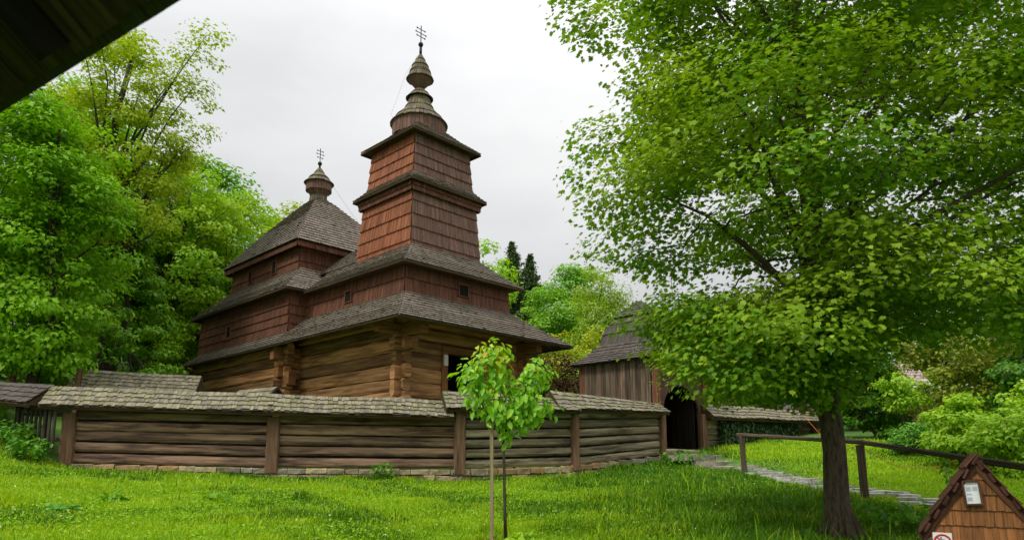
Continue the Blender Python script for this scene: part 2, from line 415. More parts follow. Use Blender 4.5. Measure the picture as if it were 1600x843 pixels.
def hewn_wall(mb, p0, p1, z0, z1, n, thick, ext0=.25, ext1=.25, gap=None, nrm=None, stag=0):
    """courses of hewn logs from p0 to p1; gap=(t0,t1,zlo,zhi) leaves a door opening"""
    d = (p1-p0); L = d.length; d = d/L
    hs = [random.uniform(.85, 1.15) for _ in range(n)]; s = sum(hs); z = z0
    for i in range(n):
        h = hs[i]/s*(z1-z0); zc = z+h/2
        e0 = ext0*random.uniform(.7, 1.3); e1 = ext1*random.uniform(.7, 1.3)
        zo = V((0, 0, zc-p0.z+ (h/2*0)))
        a = p0-d*e0+zo; bb = p1+d*e1+zo
        if gap and z+h > gap[2]+.03 and z < gap[3]-.03:
            beam(mb, a, p0+d*gap[0]+zo, thick*random.uniform(.95, 1.05), h*.955, up=(0, 0, 1), chamf=.2, jit=.012, nseg=6)
            beam(mb, p0+d*gap[1]+zo, bb, thick*random.uniform(.95, 1.05), h*.955, up=(0, 0, 1), chamf=.2, jit=.012, nseg=6)
        else:
            beam(mb, a, bb, thick*random.uniform(.95, 1.05), h*random.uniform(.92, .96), up=(0, 0, 1), chamf=.18, jit=.012, nseg=11)
        z += h

# porch (narthex) log walls
hw = 2.5
mb = MB()
hewn_wall(mb, W(-hw, -hw, 1.2), W(-hw, 3.6, 1.2), 1.6+1.75, 1.6+4.55, 7, .24, .32, 0)
hewn_wall(mb, W(-hw, -hw, 1.2), W(hw, -hw, 1.2), 1.6+1.55, 1.6+4.6, 7, .23, .34, .34, gap=(1.62, 2.95, 3.0, 5.05))
hewn_wall(mb, W(hw, -hw, 1.2), W(hw, 3.6, 1.2), 1.6+1.4, 1.6+4.55, 7, .24, .32, 0)
mb.build('log_wall', M['log'], church)
mb = MB()
hewn_wall(mb, W(-3.15, 3.5, 1.2), W(-3.15, 11.5, 1.2), 1.6+1.4, 1.6+4.2, 7, .25, .36, .36)
hewn_wall(mb, W(-3.15, 3.5, 1.2), W(3.15, 3.5, 1.2), 1.6+1.5, 1.6+4.1, 7, .24, .38, .38, gap=(.8, 5.5, 0, 9))
hewn_wall(mb, W(3.15, 3.5, 1.2), W(3.15, 11.5, 1.2), 1.6+1.4, 1.6+4.5, 7, .25, .36, .36)
hewn_wall(mb, W(-3.15, 11.5, 1.2), W(3.15, 11.5, 1.2), 1.6+1.5, 1.6+4.1, 7, .24, .38, .38)
mb.build('log_wall', M['log'], church)
mb = MB()   # pale sill beams
beam(mb, W(-hw-.06, -hw-.4, 1.78), W(-hw-.06, 3.2, 1.78), .40, .3, up=(0, 0, 1), chamf=.12, nseg=8, jit=.012)
beam(mb, W(-hw-.3, -hw-.02, 1.42), W(hw+.3, -hw-.02, 1.42), .34, .3, up=(0, 0, 1), chamf=.12, nseg=8, jit=.012)
mb.build('sill_beam', M['sill'], church)
# long top logs that carry the pent roof
def bracket(p, d, l, w, h, z):
    mb = MB(); beam(mb, p, p+d*l, w, h, up=(0, 0, 1), chamf=.08, nseg=3, jit=.006); mb.build('eave_bracket', M['logend'], church)
bracket(W(-hw, -hw-.1, 3.98), NF, .98, .26, .40, 0); bracket(W(hw, -hw-.1, 3.98), NF, .98, .26, .40, 0)
bracket(W(-hw, -hw, 4.0), NL, .95, .26, .34, 0); bracket(W(hw, -hw, 4.0), NR, .95, .26, .34, 0)
bracket(W(-hw, -hw-.1, 3.55), NF, .52, .24, .36, 0); bracket(W(hw, -hw-.1, 3.55), NF, .52, .24, .36, 0)
bracket(W(-3.15, 3.45, 3.75), NL, .52, .26, .3, 0); bracket(W(-3.15, 3.45, 3.2), NL, .32, .28, .42, 0)
bracket(W(-3.15, 3.4, 2.95), NF, .5, .26, .46, 0); bracket(W(-3.15, 11.5, 3.75), NL, .5, .26, .3, 0)
# eave plates along the outer edge, under the pent roof
for (p, q) in ((W(-3.45, -3.3, 4.2), W(3.45, -3.3, 4.2)), (W(-3.35, -3.5, 4.26), W(-3.35, 11.9, 4.26)), (W(3.35, -3.5, 4.26), W(3.35, 11.9, 4.26))):
    mb = MB(); beam(mb, p, q, .14, .14, up=(0, 0, 1), nseg=8); mb.build('eave_plate', M['logend'], church)

# door
door = MB()
for u in (-.94, .52): beam(door, W(u, -hw-.03, 1.45), W(u, -hw-.03, 3.5), .22, .3, up=BX, chamf=.06, nseg=3)
beam(door, W(-1.05, -hw-.03, 3.58), W(.63, -hw-.03, 3.58), .3, .24, up=(0, 0, 1), chamf=.06, nseg=3)
beam(door, W(-1.05, -hw-.03, 1.5), W(.63, -hw-.03, 1.5), .3, .12, up=(0, 0, 1), chamf=.06, nseg=3)
df = door.build('door_frame', M['logend'], church)
mb = MB()
for k in range(5): beam(mb, W(.42, -hw+.18+k*.2, 1.6), W(.42, -hw+.18+k*.2, 3.42), .05, .19, up=BX, chamf=.05, nseg=2)
mb.build('door_leaf', M['porchdark'], df)
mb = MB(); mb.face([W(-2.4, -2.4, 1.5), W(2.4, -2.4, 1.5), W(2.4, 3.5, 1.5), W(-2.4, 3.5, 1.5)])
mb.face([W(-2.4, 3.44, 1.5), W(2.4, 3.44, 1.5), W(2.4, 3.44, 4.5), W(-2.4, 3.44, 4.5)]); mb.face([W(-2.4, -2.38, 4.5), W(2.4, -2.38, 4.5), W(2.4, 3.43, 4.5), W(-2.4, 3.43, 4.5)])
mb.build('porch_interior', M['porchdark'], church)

# pent roof (one part per slope body), with soffit
ev = 4.05
mb = MB(); rs = dict(expo=.245, wid=.11, jit=.01, th=.03, lift=.022)
def bell(p, q, sag):
    m_ = p.lerp(q, .5); return [p, m_-V((0, 0, sag)), q]
eL0, eR0 = W(-3.81, -4.04, ev), W(3.81, -4.04, ev)
tL0, tR0 = W(-2.28, -2.28, 5.3), W(2.28, -2.28, 5.3)
shingles(mb, bell(eL0, tL0, .05), bell(eR0, tR0, .05), out=NF, **rs)
mid = W(-3.81, 3.6, ev); tm = W(-2.3, 3.6, 5.28)
shingles(mb, bell(mid, tm, .05), bell(eL0, tL0, .05), out=NL, **rs)
mid2 = W(-3.81, 3.6, ev); end = W(-3.81, 11.85, ev)
shingles(mb, bell(end, W(-2.95, 11.0, 4.76), .03), bell(mid2, W(-2.95, 3.6, 4.76), .03), out=NL, **rs)
shingles(mb, [eR0, tR0], [W(3.81, 11.85, ev), W(2.95, 11.85, 4.8)], out=NR, expo=.3, wid=.3)
shingles(mb, [W(-3.81, 11.85, ev), W(-2.95, 11.0, 4.76)], [W(3.81, 11.85, ev), W(2.95, 11.0, 4.76)], out=NB, expo=.3, wid=.3)
po = mb.build('pent_roof', M['roof'], church)
mb = MB()
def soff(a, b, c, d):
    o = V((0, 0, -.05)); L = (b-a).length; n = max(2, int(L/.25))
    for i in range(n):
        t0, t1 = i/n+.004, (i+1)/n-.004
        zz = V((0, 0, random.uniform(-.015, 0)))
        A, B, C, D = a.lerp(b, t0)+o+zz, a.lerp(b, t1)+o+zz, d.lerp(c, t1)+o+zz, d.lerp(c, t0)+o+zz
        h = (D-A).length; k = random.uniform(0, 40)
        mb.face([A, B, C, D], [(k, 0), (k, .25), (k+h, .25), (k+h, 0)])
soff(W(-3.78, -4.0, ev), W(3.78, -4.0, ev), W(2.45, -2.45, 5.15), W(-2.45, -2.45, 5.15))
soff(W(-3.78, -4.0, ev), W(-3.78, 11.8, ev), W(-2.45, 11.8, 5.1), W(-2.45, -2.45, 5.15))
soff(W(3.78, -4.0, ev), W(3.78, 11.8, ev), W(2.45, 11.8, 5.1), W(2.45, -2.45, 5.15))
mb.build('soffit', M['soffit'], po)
# fascia edge of the pent roof
mb = MB()
for p, q in ((W(-3.78, -4.0, ev-.02), W(3.78, -4.0, ev-.02)), (W(-3.78, -4.0, ev-.02), W(-3.78, 11.8, ev-.02)), (W(3.78, -4.0, ev-.02), W(3.78, 11.8, ev-.02))):
    beam(mb, p, q, .05, .06, up=(0, 0, 1), nseg=10, jit=.006)
mb.build('eave_batten', M['soffit'], po)

def flared(u0, v0, u1, v1, h0, h1, w0=0.0):
    return None
def shwall(name, P, mats, expo, faces='FLRB', parent=church, tooth=.03, wid=.07, over=1.12):
    """shingled box: P = ((u0,v0,u1,v1,h) bottom, (…) top); F and R faces take the second material"""
    (a0, b0, a1, b1, h0), (c0, d0, c1, d1, h1) = P
    mb = MB()
    kw = dict(expo=expo, wid=wid, th=.024, lift=.024, over=over, jit=.006, tooth=tooth)
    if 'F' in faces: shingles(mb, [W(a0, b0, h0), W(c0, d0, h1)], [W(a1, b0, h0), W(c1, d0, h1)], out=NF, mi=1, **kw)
    if 'L' in faces: shingles(mb, [W(a0, b1, h0), W(c0, d1, h1)], [W(a0, b0, h0), W(c0, d0, h1)], out=NL, mi=0, **kw)
    kw.update(wid=.3)
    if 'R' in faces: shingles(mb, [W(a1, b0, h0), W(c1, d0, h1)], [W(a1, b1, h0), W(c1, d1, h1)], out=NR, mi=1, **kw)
    if 'B' in faces: shingles(mb, [W(a1, b1, h0), W(c1, d1, h1)], [W(a0, b1, h0), W(c0, d1, h1)], out=NB, mi=0, **kw)
    return mb.build(name, mats, parent)

def sqroof(name, lo, hi, mat, expo=.2, wid=.11, sag=.0, faces='FLRB', parent=church, skirt=None, far_w=.3):
    (a0, b0, a1, b1, h0), (c0, d0, c1, d1, h1) = lo, hi
    mb = MB()
    P = [[W(a0, b0, h0), W(a1, b0, h0), NF, W(c0, d0, h1), W(c1, d0, h1), 'F'], [W(a1, b0, h0), W(a1, b1, h0), NR, W(c1, d0, h1), W(c1, d1, h1), 'R'],
         [W(a1, b1, h0), W(a0, b1, h0), NB, W(c1, d1, h1), W(c0, d1, h1), 'B'], [W(a0, b1, h0), W(a0, b0, h0), NL, W(c0, d1, h1), W(c0, d0, h1), 'L']]
    for (p, q, n, tp, tq, f) in P:
        if f not in faces: continue
        L = bell(p, tp, sag) if sag else [p, tp]; Rr = bell(q, tq, sag) if sag else [q, tq]
        shingles(mb, L, Rr, expo=expo, wid=wid if f in 'FL' else far_w, out=n, jit=.009, th=.026, lift=.02)
    o = mb.build(name, mat, parent)
    # closing boards underneath
    mb = MB(); s = .0
    mb.face([W(a0+.02, b0+.02, h0-.015), W(a0+.02, b1-.02, h0-.015), W(a1-.02, b1-.02, h0-.015), W(a1-.02, b0+.02, h0-.015)])
    mb.build('soffit', M['soffit'], o)
    mb = MB()
    for p, q in ((W(a0, b0, h0), W(a1, b0, h0)), (W(a0, b0, h0), W(a0, b1, h0)), (W(a1, b0, h0), W(a1, b1, h0)), (W(a0, b1, h0), W(a1, b1, h0))):
        beam(mb, p-V((0, 0, .045)), q-V((0, 0, .045)), .05, .07, up=(0, 0, 1), nseg=6, jit=.005)
    mb.build('eave_board', M['soffit'], o)
    return o

# narthex upper wall and roof
shwall('shingle_wall', ((-2.33, -2.31, 2.33, 3.7, 5.2), (-2.28, -2.26, 2.28, 3.7, 6.28)), [M['reddark'], M['reddark']], .5, 'FLR')
mb = MB()
nr_e = (-2.66, -2.69, 2.66); nh = 6.17
rs2 = dict(expo=.215, wid=.11, jit=.01, th=.028, lift=.02)
tb = 1.55; th_ = 7.16
shingles(mb, bell(W(-2.66, -2.69, nh), W(-tb, -tb, th_), .04), bell(W(2.66, -2.69, nh), W(tb, -tb, th_), .04), out=NF, **rs2)
shingles(mb, bell(W(-2.66, 3.3, nh), W(-tb, 3.3, th_), .04), bell(W(-2.66, -2.69, nh), W(-tb, -tb, th_), .04), out=NL, **rs2)
shingles(mb, [W(-tb, 4.6, th_), W(-.1, 4.6, 8.45)], [W(-tb, 1.2, th_), W(-.1, 1.2, 8.45)], out=NL, **rs2)
shingles(mb, [W(2.66, -2.69, nh), W(tb, -tb, th_)], [W(2.66, 4.5, nh), W(tb, 4.5, th_)], out=NR, expo=.3, wid=.3)
shingles(mb, [W(tb, 1.2, th_), W(.1, 1.2, 8.45)], [W(tb, 4.6, th_), W(.1, 4.6, 8.45)], out=NR, expo=.3, wid=.3)
ro = mb.build('roof', M['roof'], church)
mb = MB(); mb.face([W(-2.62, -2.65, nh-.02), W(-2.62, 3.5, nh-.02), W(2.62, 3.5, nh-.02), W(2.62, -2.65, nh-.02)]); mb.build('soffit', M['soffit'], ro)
mb = MB()
for p, q in ((W(-2.66, -2.69, nh-.05), W(2.66, -2.69, nh-.05)), (W(-2.66, -2.69, nh-.05), W(-2.66, 3.3, nh-.05))): beam(mb, p, q, .05, .07, up=(0, 0, 1), nseg=8, jit=.005)
mb.build('eave_board', M['soffit'], ro)

# tower
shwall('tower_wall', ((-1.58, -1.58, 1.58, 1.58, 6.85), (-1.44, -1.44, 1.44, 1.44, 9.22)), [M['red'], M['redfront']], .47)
mb = MB()  # serrated skirt band under the middle eave
o = shwall('skirt_band', ((-1.55, -1.55, 1.55, 1.55, 9.08), (-1.6, -1.6, 1.6, 1.6, 9.40)), [M['reddark'], M['reddark']], .16, tooth=.035)
sqroof('tower_eave', (-1.72, -1.72, 1.72, 1.72, 9.42), (-1.30, -1.30, 1.30, 1.30, 9.9), M['roof'], expo=.15, sag=.03)
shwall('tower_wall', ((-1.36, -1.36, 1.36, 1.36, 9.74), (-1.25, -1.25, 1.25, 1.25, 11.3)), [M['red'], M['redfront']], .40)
sqroof('tower_roof', (-1.56, -1.56, 1.56, 1.56, 11.3), (-.55, -.55, .55, .55, 12.22), M['roof'], expo=.15, sag=.05)

def cross(name, c, H, bars, w=.022, parent=church):
    mb = MB(); c = V(c)
    beam(mb, c, c+V((0, 0, H)), w, w, up=BX, nseg=1, jit=0, chamf=.1)
    for z, hwid in bars:
        beam(mb, c+V((0, 0, z))-AX*hwid, c+V((0, 0, z))+AX*hwid, w*.8, w*.8, up=(0, 0, 1), nseg=1, jit=0, chamf=.1)
        for s in (-1, 1):
            e = c+V((0, 0, z))+AX*hwid*s
            beam(mb, e-V((0, 0, .03)), e+V((0, 0, .03)), w*1.1, w*1.1, up=BX, nseg=1, jit=0, chamf=.1)
    return mb.build(name, M['iron'], parent)

# tower cupola
cc = W(-.12, 0, 0)
mb = MB()
lathe_shingles(mb, cc, [(.95, 11.85), (.97, 12.36)], 40, tooth=.03, mi=1)
lathe_shingles(mb, cc, [(1.04, 12.36), (.86, 12.60), (.66, 12.84)], 44, tooth=.02)
lathe_shingles(mb, cc, [(.66, 12.80), (.52, 13.02), (.44, 13.22)], 36, tooth=.015)
lathe_shingles(mb, cc, [(.42, 13.16), (.40, 13.42)], 28)
lathe_shingles(mb, cc, [(.49, 13.42), (.33, 13.62), (.12, 13.86)], 26)
lathe_shingles(mb, cc, [(.10, 13.84), (.44, 14.2)], 26, mi=1)
lathe_shingles(mb, cc, [(.49, 14.2), (.39, 14.46), (.345, 14.56)], 26)
lathe_shingles(mb, cc, [(.37, 14.52), (.27, 14.78)], 22)
lathe_shingles(mb, cc, [(.30, 14.74), (.17, 15.0), (.06, 15.24)], 18)
lathe(mb, cc, [(1.03, 12.355), (.9, 12.352)], 24); lathe(mb, cc, [(.48, 14.195), (.4, 14.19)], 24)
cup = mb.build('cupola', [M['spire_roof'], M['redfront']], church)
mb = MB(); tube(mb, [cc+V((0, 0, 15.15)), cc+V((0, 0, 15.62))], [.055, .05], 8)
lathe(mb, cc+V((0, 0, 15.66)), [(.0, -.1), (.07, -.07), (.1, 0), (.07, .07), (.0, .1)], 12)
mb.build('finial', M['iron'], cup, True)
cross('cross', cc+V((0, 0, 15.66)), .78, ((.32, .19), (.46, .24), (.62, .19)), .028, cup)

# nave
shwall('shingle_wall', ((-3.04, 3.58, 3.04, 11.5, 4.7), (-2.98, 3.64, 2.98, 11.44, 6.4)), [M['reddark'], M['reddark']], .36)
shwall('shingle_wall', ((-2.27, 4.43, 2.27, 10.32, 7.3), (-2.23, 4.47, 2.23, 10.28, 8.5)), [M['reddark'], M['reddark']], .36)
sqroof('roof', (-3.36, 3.25, 3.36, 11.8, 6.25), (-2.23, 4.42, 2.23, 10.35, 7.42), M['roof'], expo=.21, wid=.12, sag=.05)
mb = MB()
for (p, q, n, wd) in ((W(-2.58, 4.1, 8.42), W(2.58, 4.1, 8.42), NF, .12), (W(-2.58, 10.6, 8.42), W(-2.58, 4.1, 8.42), NL, .12), (W(2.58, 4.1, 8.42), W(2.58, 10.6, 8.42), NR, .3), (W(2.58, 10.6, 8.42), W(-2.58, 10.6, 8.42), NB, .3)):
    c = W(.05, 7.33, 11.78); f1, f2 = .88, .88
    def up_(e): 
        k = e.lerp(c, .42)+V((0, 0, .16)); k2 = e.lerp(c, .8)+V((0, 0, .12)); t = e.lerp(c, .93); return [e, k, k2, t+V((0, 0, .02))]
    shingles(mb, up_(p), up_(q), expo=.215, wid=wd, out=n, jit=.01, th=.028, lift=.022)
nro = mb.build('nave_roof', M['roof'], church)
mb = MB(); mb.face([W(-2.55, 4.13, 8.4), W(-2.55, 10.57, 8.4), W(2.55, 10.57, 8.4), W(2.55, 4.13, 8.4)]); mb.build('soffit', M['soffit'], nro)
shwall('eave_band', ((-2.5, 4.18, 2.5, 10.52, 8.2), (-2.52, 4.16, 2.52, 10.54, 8.38)), [M['reddark'], M['reddark']], .2, parent=nro, tooth=.03)
cn = W(.05, 7.33, 0)
mb = MB()
lathe_shingles(mb, cn, [(.38, 11.4), (.36, 11.72), (.2, 11.95)], 22)
lathe_shingles(mb, cn, [(.28, 11.72), (.52, 11.98)], 26, mi=1); lathe_shingles(mb, cn, [(.53, 11.95), (.55, 12.32)], 28, tooth=.02, mi=1)
lathe_shingles(mb, cn, [(.63, 12.3), (.44, 12.52), (.37, 12.6)], 28, tooth=.02); lathe_shingles(mb, cn, [(.42, 12.56), (.2, 12.82), (.07, 13.05)], 22)
lathe(mb, cn, [(.62, 12.295), (.5, 12.29)], 24)
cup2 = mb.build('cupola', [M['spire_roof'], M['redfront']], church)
mb = MB(); tube(mb, [cn+V((0, 0, 13.0)), cn+V((0, 0, 13.25))], [.05, .045], 8)
lathe(mb, cn+V((0, 0, 13.27)), [(.0, -.1), (.07, -.07), (.1, 0), (.07, .07), (.0, .1)], 12)
mb.build('finial', M['iron'], cup2, True)
cross('cross', cn+V((0, 0, 13.27)), .72, ((.28, .13), (.44, .17), (.59, .14)), .026, cup2)
mb = MB(); tube(mb, [cn+V((0, 0, 13.1)), W(.9, 6.7, 11.6), W(1.6, 6.2, 10.4), W(2.5, 5.5, 8.5)], [.004]*4, 5); mb.build('lightning_wire', M['iron'], church)
mb = MB(); tube(mb, [cc+V((-.1, -.05, 15.2)), cc+V((-.52, -.2, 14.3)), cc+V((-.75, -.5, 13.2)), cc+V((-.95, -.6, 12.5)), W(-1.5, -1.0, 11.4)], [.003]*5, 5); mb.build('lightning_wire', M['iron'], church)

# chancel (mostly behind the nave)
shwall('chancel_wall', ((-1.9, 11.4, 1.9, 14.2, 3.0), (-1.9, 11.4, 1.9, 14.2, 6.0)), [M['reddark'], M['reddark']], .5, 'LRB', wid=.3)
sqroof('chancel_roof', (-2.3, 11.5, 2.3, 14.6, 6.0), (-.6, 11.5, .6, 12.6, 8.1), M['roof'], expo=.3, wid=.3, faces='LRB')

def window(c, t, n, w, h):
    """small opening: dark pane behind a plain board frame"""
    mb = MB(); up = V((0, 0, 1))
    for s in (-1, 1): beam(mb, c+t*s*(w/2+.012)-up*(h/2+.03)+n*.05, c+t*s*(w/2+.012)+up*(h/2+.03)+n*.05, .03, .09, up=n, nseg=1, jit=.002, chamf=.1)
    for s in (-1, 1): beam(mb, c-t*(w/2+.06)+up*s*(h/2+.015)+n*.05, c+t*(w/2+.06)+up*s*(h/2+.015)+n*.05, .07, .04, up=up, nseg=1, jit=.002, chamf=.1)
    f = mb.build('window', M['reddark'], church)
    mb = MB(); q = n*.066
    mb.face([c-t*w/2-up*h/2+q, c+t*w/2-up*h/2+q, c+t*w/2+up*h/2+q, c-t*w/2+up*h/2+q]); mb.build('pane', M['dark'], f)
window(W(-3.0, 8.5, 5.27), BX, NL, .34, .52); window(W(-2.25, 8.45, 7.78), BX, NL, .32, .5); window(W(-2.25, 6.35, 7.78), BX, NL, .32, .5)
window(W(-2.31, .77, 5.62), BX, NL, .36, .36); window(W(.08, -2.29, 5.72), AX, NF, .40, .38)

# small plaque on the door jamb
mb = MB(); c = W(-.94, -hw-.2, 3.22); beam(mb, c-V((0, 0, .17)), c+V((0, 0, .17)), .04, .15, up=AX, nseg=1, jit=0, chamf=.06)
o = mb.build('plaque', M['white'], None, loc=W(-.94, -hw-.2, 3.05)); tag(o, 'small white plaque fixed to the church door jamb', 'plaque')

# ------------------------------------------------------------------ enclosure walls
def stones(mb, p0, p1, z0, z1, thick, rows, smin=.2, smax=.6):
    d = (p1-p0); L = d.length; d.normalize(); n = V((d.y, -d.x, 0))
    zs = [0]
    for r in range(rows): zs.append(zs[-1]+random.uniform(.7, 1.3))
    for r in range(rows):
        t = -random.uniform(0, .1)
        while t < L:
            w = random.uniform(smin, smax); f0 = zs[r]/zs[-1]; f1 = zs[r+1]/zs[-1]
            tt = min(max(t+w/2, 0), L)/L
            za = z0[0]+(z0[1]-z0[0])*tt; zb = z1[0]+(z1[1]-z1[0])*tt
            a = za+(zb-za)*f0; b_ = za+(zb-za)*f1
            c = p0+d*(t+w/2); c = V((c.x, c.y, 0))+n*random.uniform(-.03, .03)
            beam(mb, c-d*(w/2-.008)+V((0, 0, (a+b_)/2)), c+d*(w/2-.008)+V((0, 0, (a+b_)/2)), thick, (b_-a)*.96, up=(0, 0, 1), chamf=.14, nseg=2, jit=.014)
            t += w
wallA = thing('log_wall', (-6, 17.5, 1.4), 'long log enclosure wall on a stone footing under a mossy shingle cap, in front of the church', 'wall')
def pz(py, Yd): return 1.6-(py-724)/1075*Yd       # height of a level seen at that row
PW = [(V((-10.83, 17.0, 0)), 1.62, 2.93, 1.35), (V((-6.04, 17.6, 0)), 1.50, 2.88, 1.1), (V((-1.39, 18.2, 0)), 1.46, 2.84, 1.05), (V((1.69, 19.3, 0)), 1.55, 3.08, 1.15), (V((4.5, 21.15, 0)), 1.86, 3.2, 1.5)]
for i, (p, zb, zt, zg) in enumerate(PW):
    mb = MB(); d = (PW[min(i+1, 4)][0]-PW[max(i-1, 0)][0]).normalized(); n = V((d.y, -d.x, 0))
    top = zt+(.0 if i != 2 else .22)
    w = .30 if i < 3 else .2
    beam(mb, p+n*.1+V((0, 0, zb-.12)), p+n*.1+V((0, 0, top-.1)), w, .26, up=n, chamf=.1, nseg=6, jit=.008)
    mb.build('post', M['wpost'], wallA)
for i in range(4):
    (p, zb, zt, zg), (q, zb2, zt2, zg2) = PW[i], PW[i+1]
    if i == 1: pass
    if i == 2: zt = 3.02
    if i == 3: zt = 3.1
    d = (q-p).normalized(); n_l = 5 if i < 2 else 6
    mat = M['wlog'] if i < 2 else M['wlog2']
    mb = MB()
    for k in range(n_l):
        t = (k+.5+random.uniform(-.05, .05))/n_l; za = zb+(zt-zb)*t; zc = zb2+(zt2-zb2)*t; h = ((zt-zb)+(zt2-zb2))/2/n_l
        off = V((d.y, -d.x, 0))*random.uniform(-.015, .02)
        pr = (.03 if k == n_l-1 else 0)
        beam(mb, p+d*.12+off+V((0, 0, za)), q-d*.1+off+V((0, 0, zc)),   .22+pr*2, h*random.uniform(.82, .96), up=(0, 0, 1), rnd=True, nseg=18, jit=.006)
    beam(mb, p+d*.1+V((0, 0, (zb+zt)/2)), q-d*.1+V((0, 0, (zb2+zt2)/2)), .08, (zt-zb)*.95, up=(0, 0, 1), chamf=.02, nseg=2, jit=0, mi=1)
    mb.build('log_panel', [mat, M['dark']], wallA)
    mb = MB(); stones(mb, p-d*.2, q, (zg-.25, zg2-.25), (zb-.01, zb2-.01), .36, 4 if i else 3); mb.build('stone_footing', M['stone'], wallA)
def cap_roof(parent, p, q, zr, zr2, ze, ze2, half=.52, mat=None, expo=.17, wid=.1, name='roof_cap', nrm=None, jag=.03):
    d = (q-p); d.z = 0; d.normalize(); n = V((d.y, -d.x, 0))
    mb = MB()
    R0 = V((p.x, p.y, zr)); R1 = V((q.x, q.y, zr2)); E0 = p+n*half; E0.z = ze; E1 = q+n*half; E1.z = ze2
    B0 = p-n*half; B0.z = ze; B1 = q-n*half; B1.z = ze2
    nseg = max(1, int((q-p).length/1.6))
    for s in range(nseg):
        a, b_ = s/nseg, (s+1)/nseg; w0 = V((0, 0, .02*math.sin(a*17+zr*9))); w1 = V((0, 0, .02*math.sin(b_*17+zr*9)))
        if s == 0: w0 = w0*0
        shingles(mb, [E0.lerp(E1, a)+w0, R0.lerp(R1, a)+w0], [E0.lerp(E1, b_)+w1, R0.lerp(R1, b_)+w1], expo=expo, wid=wid, th=.02, out=n+V((0, 0, 1)), jit=jag, skew=.02)
        shingles(mb, [B0.lerp(B1, a)+w0, R0.lerp(R1, a)+w0], [B0.lerp(B1, b_)+w1, R0.lerp(R1, b_)+w1], expo=.22, wid=.2, out=-n+V((0, 0, 1)), jit=jag)
    o = mb.build(name, mat or M['mossroof'], parent)
    mb = MB(); dz = V((0, 0, -.04))
    mb.face([E0+dz, E1+dz, R1+dz, R0+dz], [(0, 0), (0, 1), (1, 1), (1, 0)]); mb.face([B0+dz, B1+dz, R1+dz, R0+dz], [(0, 0), (0, 1), (1, 1), (1, 0)])
    for (e, r, b2) in ((E0, R0, B0), (E1, R1, B1)):
        mb.face([e+dz, r+dz, b2+dz])
    beam(mb, E0-n*.06-V((0, 0, .06)), E1-n*.06-V((0, 0, .06)), .06, .08, up=(0, 0, 1), nseg=8)
    mb.build('roof_board', M['soffit'], o)
    return o
p1 = PW[0][0]; cap_roof(wallA, V((-11.4, 16.95, 0)), V((-1.55, 18.2, 0)), 3.50, 3.25, 3.0, 2.80)
cap_roof(wallA, V((-1.85, 18.15, 0)), V((1.75, 19.36, 0)), 3.50, 3.40, 3.02, 3.06)
cap_roof(wallA, V((1.05, 19.13, 0)), V((4.5, 21.15, 0)), 3.62, 3.44, 3.10, 3.14)

# wall behind on the left
wallB = thing('log_wall', (-11.8, 21.7, 2.8), 'short stretch of rear enclosure wall with a pale mossy shingle cap, left of the church', 'wall')
cap_roof(wallB, V((-13.65, 21.4, 0)), V((-9.95, 21.9, 0)), 4.54, 4.36, 3.93, 3.76, half=.55)
mb = MB()
for k in range(6):
    beam(mb, V((-13.5, 21.42, 2.6+k*.23)), V((-10.1, 21.88, 2.5+k*.23)), .22, .225, up=(0, 0, 1), chamf=.27, nseg=8)
mb.build('log_panel', M['wlog'], wallB)
for x in (-13.4, -10.15):
    mb = MB(); beam(mb, V((x, 21.4+(x+13.65)*.14, 2.3)), V((x, 21.4+(x+13.65)*.14, 4.0)), .26, .26, nseg=3); mb.build('post', M['wpost'], wallB)

# covered picket gate at the left end
pg = thing('covered_gate', (-12.4, 17.6, 2.2), 'dark picket gate under a grey shingled roof at the left end of the enclosure wall', 'gate')
cap_roof(pg, V((-15.6, 19.35, 0)), V((-11.35, 17.0, 0)), 3.95, 3.52, 3.55, 3.03, half=.62, mat=M['darkroof'], expo=.22, wid=.19, name='roof')
for (x, y) in ((-12.62, 17.65), (-11.45, 17.0), (-15.0, 19.0)):
    mb = MB(); beam(mb, V((x, y, gz(x, y)-.2)), V((x, y, 3.2)), .16, .16, nseg=3); mb.build('post', M['picket'], pg)
mb = MB()
for z in (2.25, 2.85): beam(mb, V((-12.6, 17.6, z)), V((-10.95, 16.72, z-.07)), .05, .09, up=(0, 0, 1), nseg=2)
mb.build('rail', M['picket'], pg)
for k in range(9):
    t = (k+.5)/6; x = -12.6+1.12*t; y = 17.54-.64*t
    mb = MB(); beam(mb, V((x, y-.03, 1.95+.0*k)), V((x, y-.03, 3.0+random.uniform(-.04, .04))), .11, .03, up=V((.49, .87, 0)), nseg=2, chamf=.1); mb.build('picket', M['picket'], pg)
mb = MB(); beam(mb, V((-15.3, 18.7, 3.42)), V((-11.4, 16.7, 2.98)), .12, .14, up=(0, 0, 1), nseg=6); mb.build('eave_beam', M['picket'], pg)

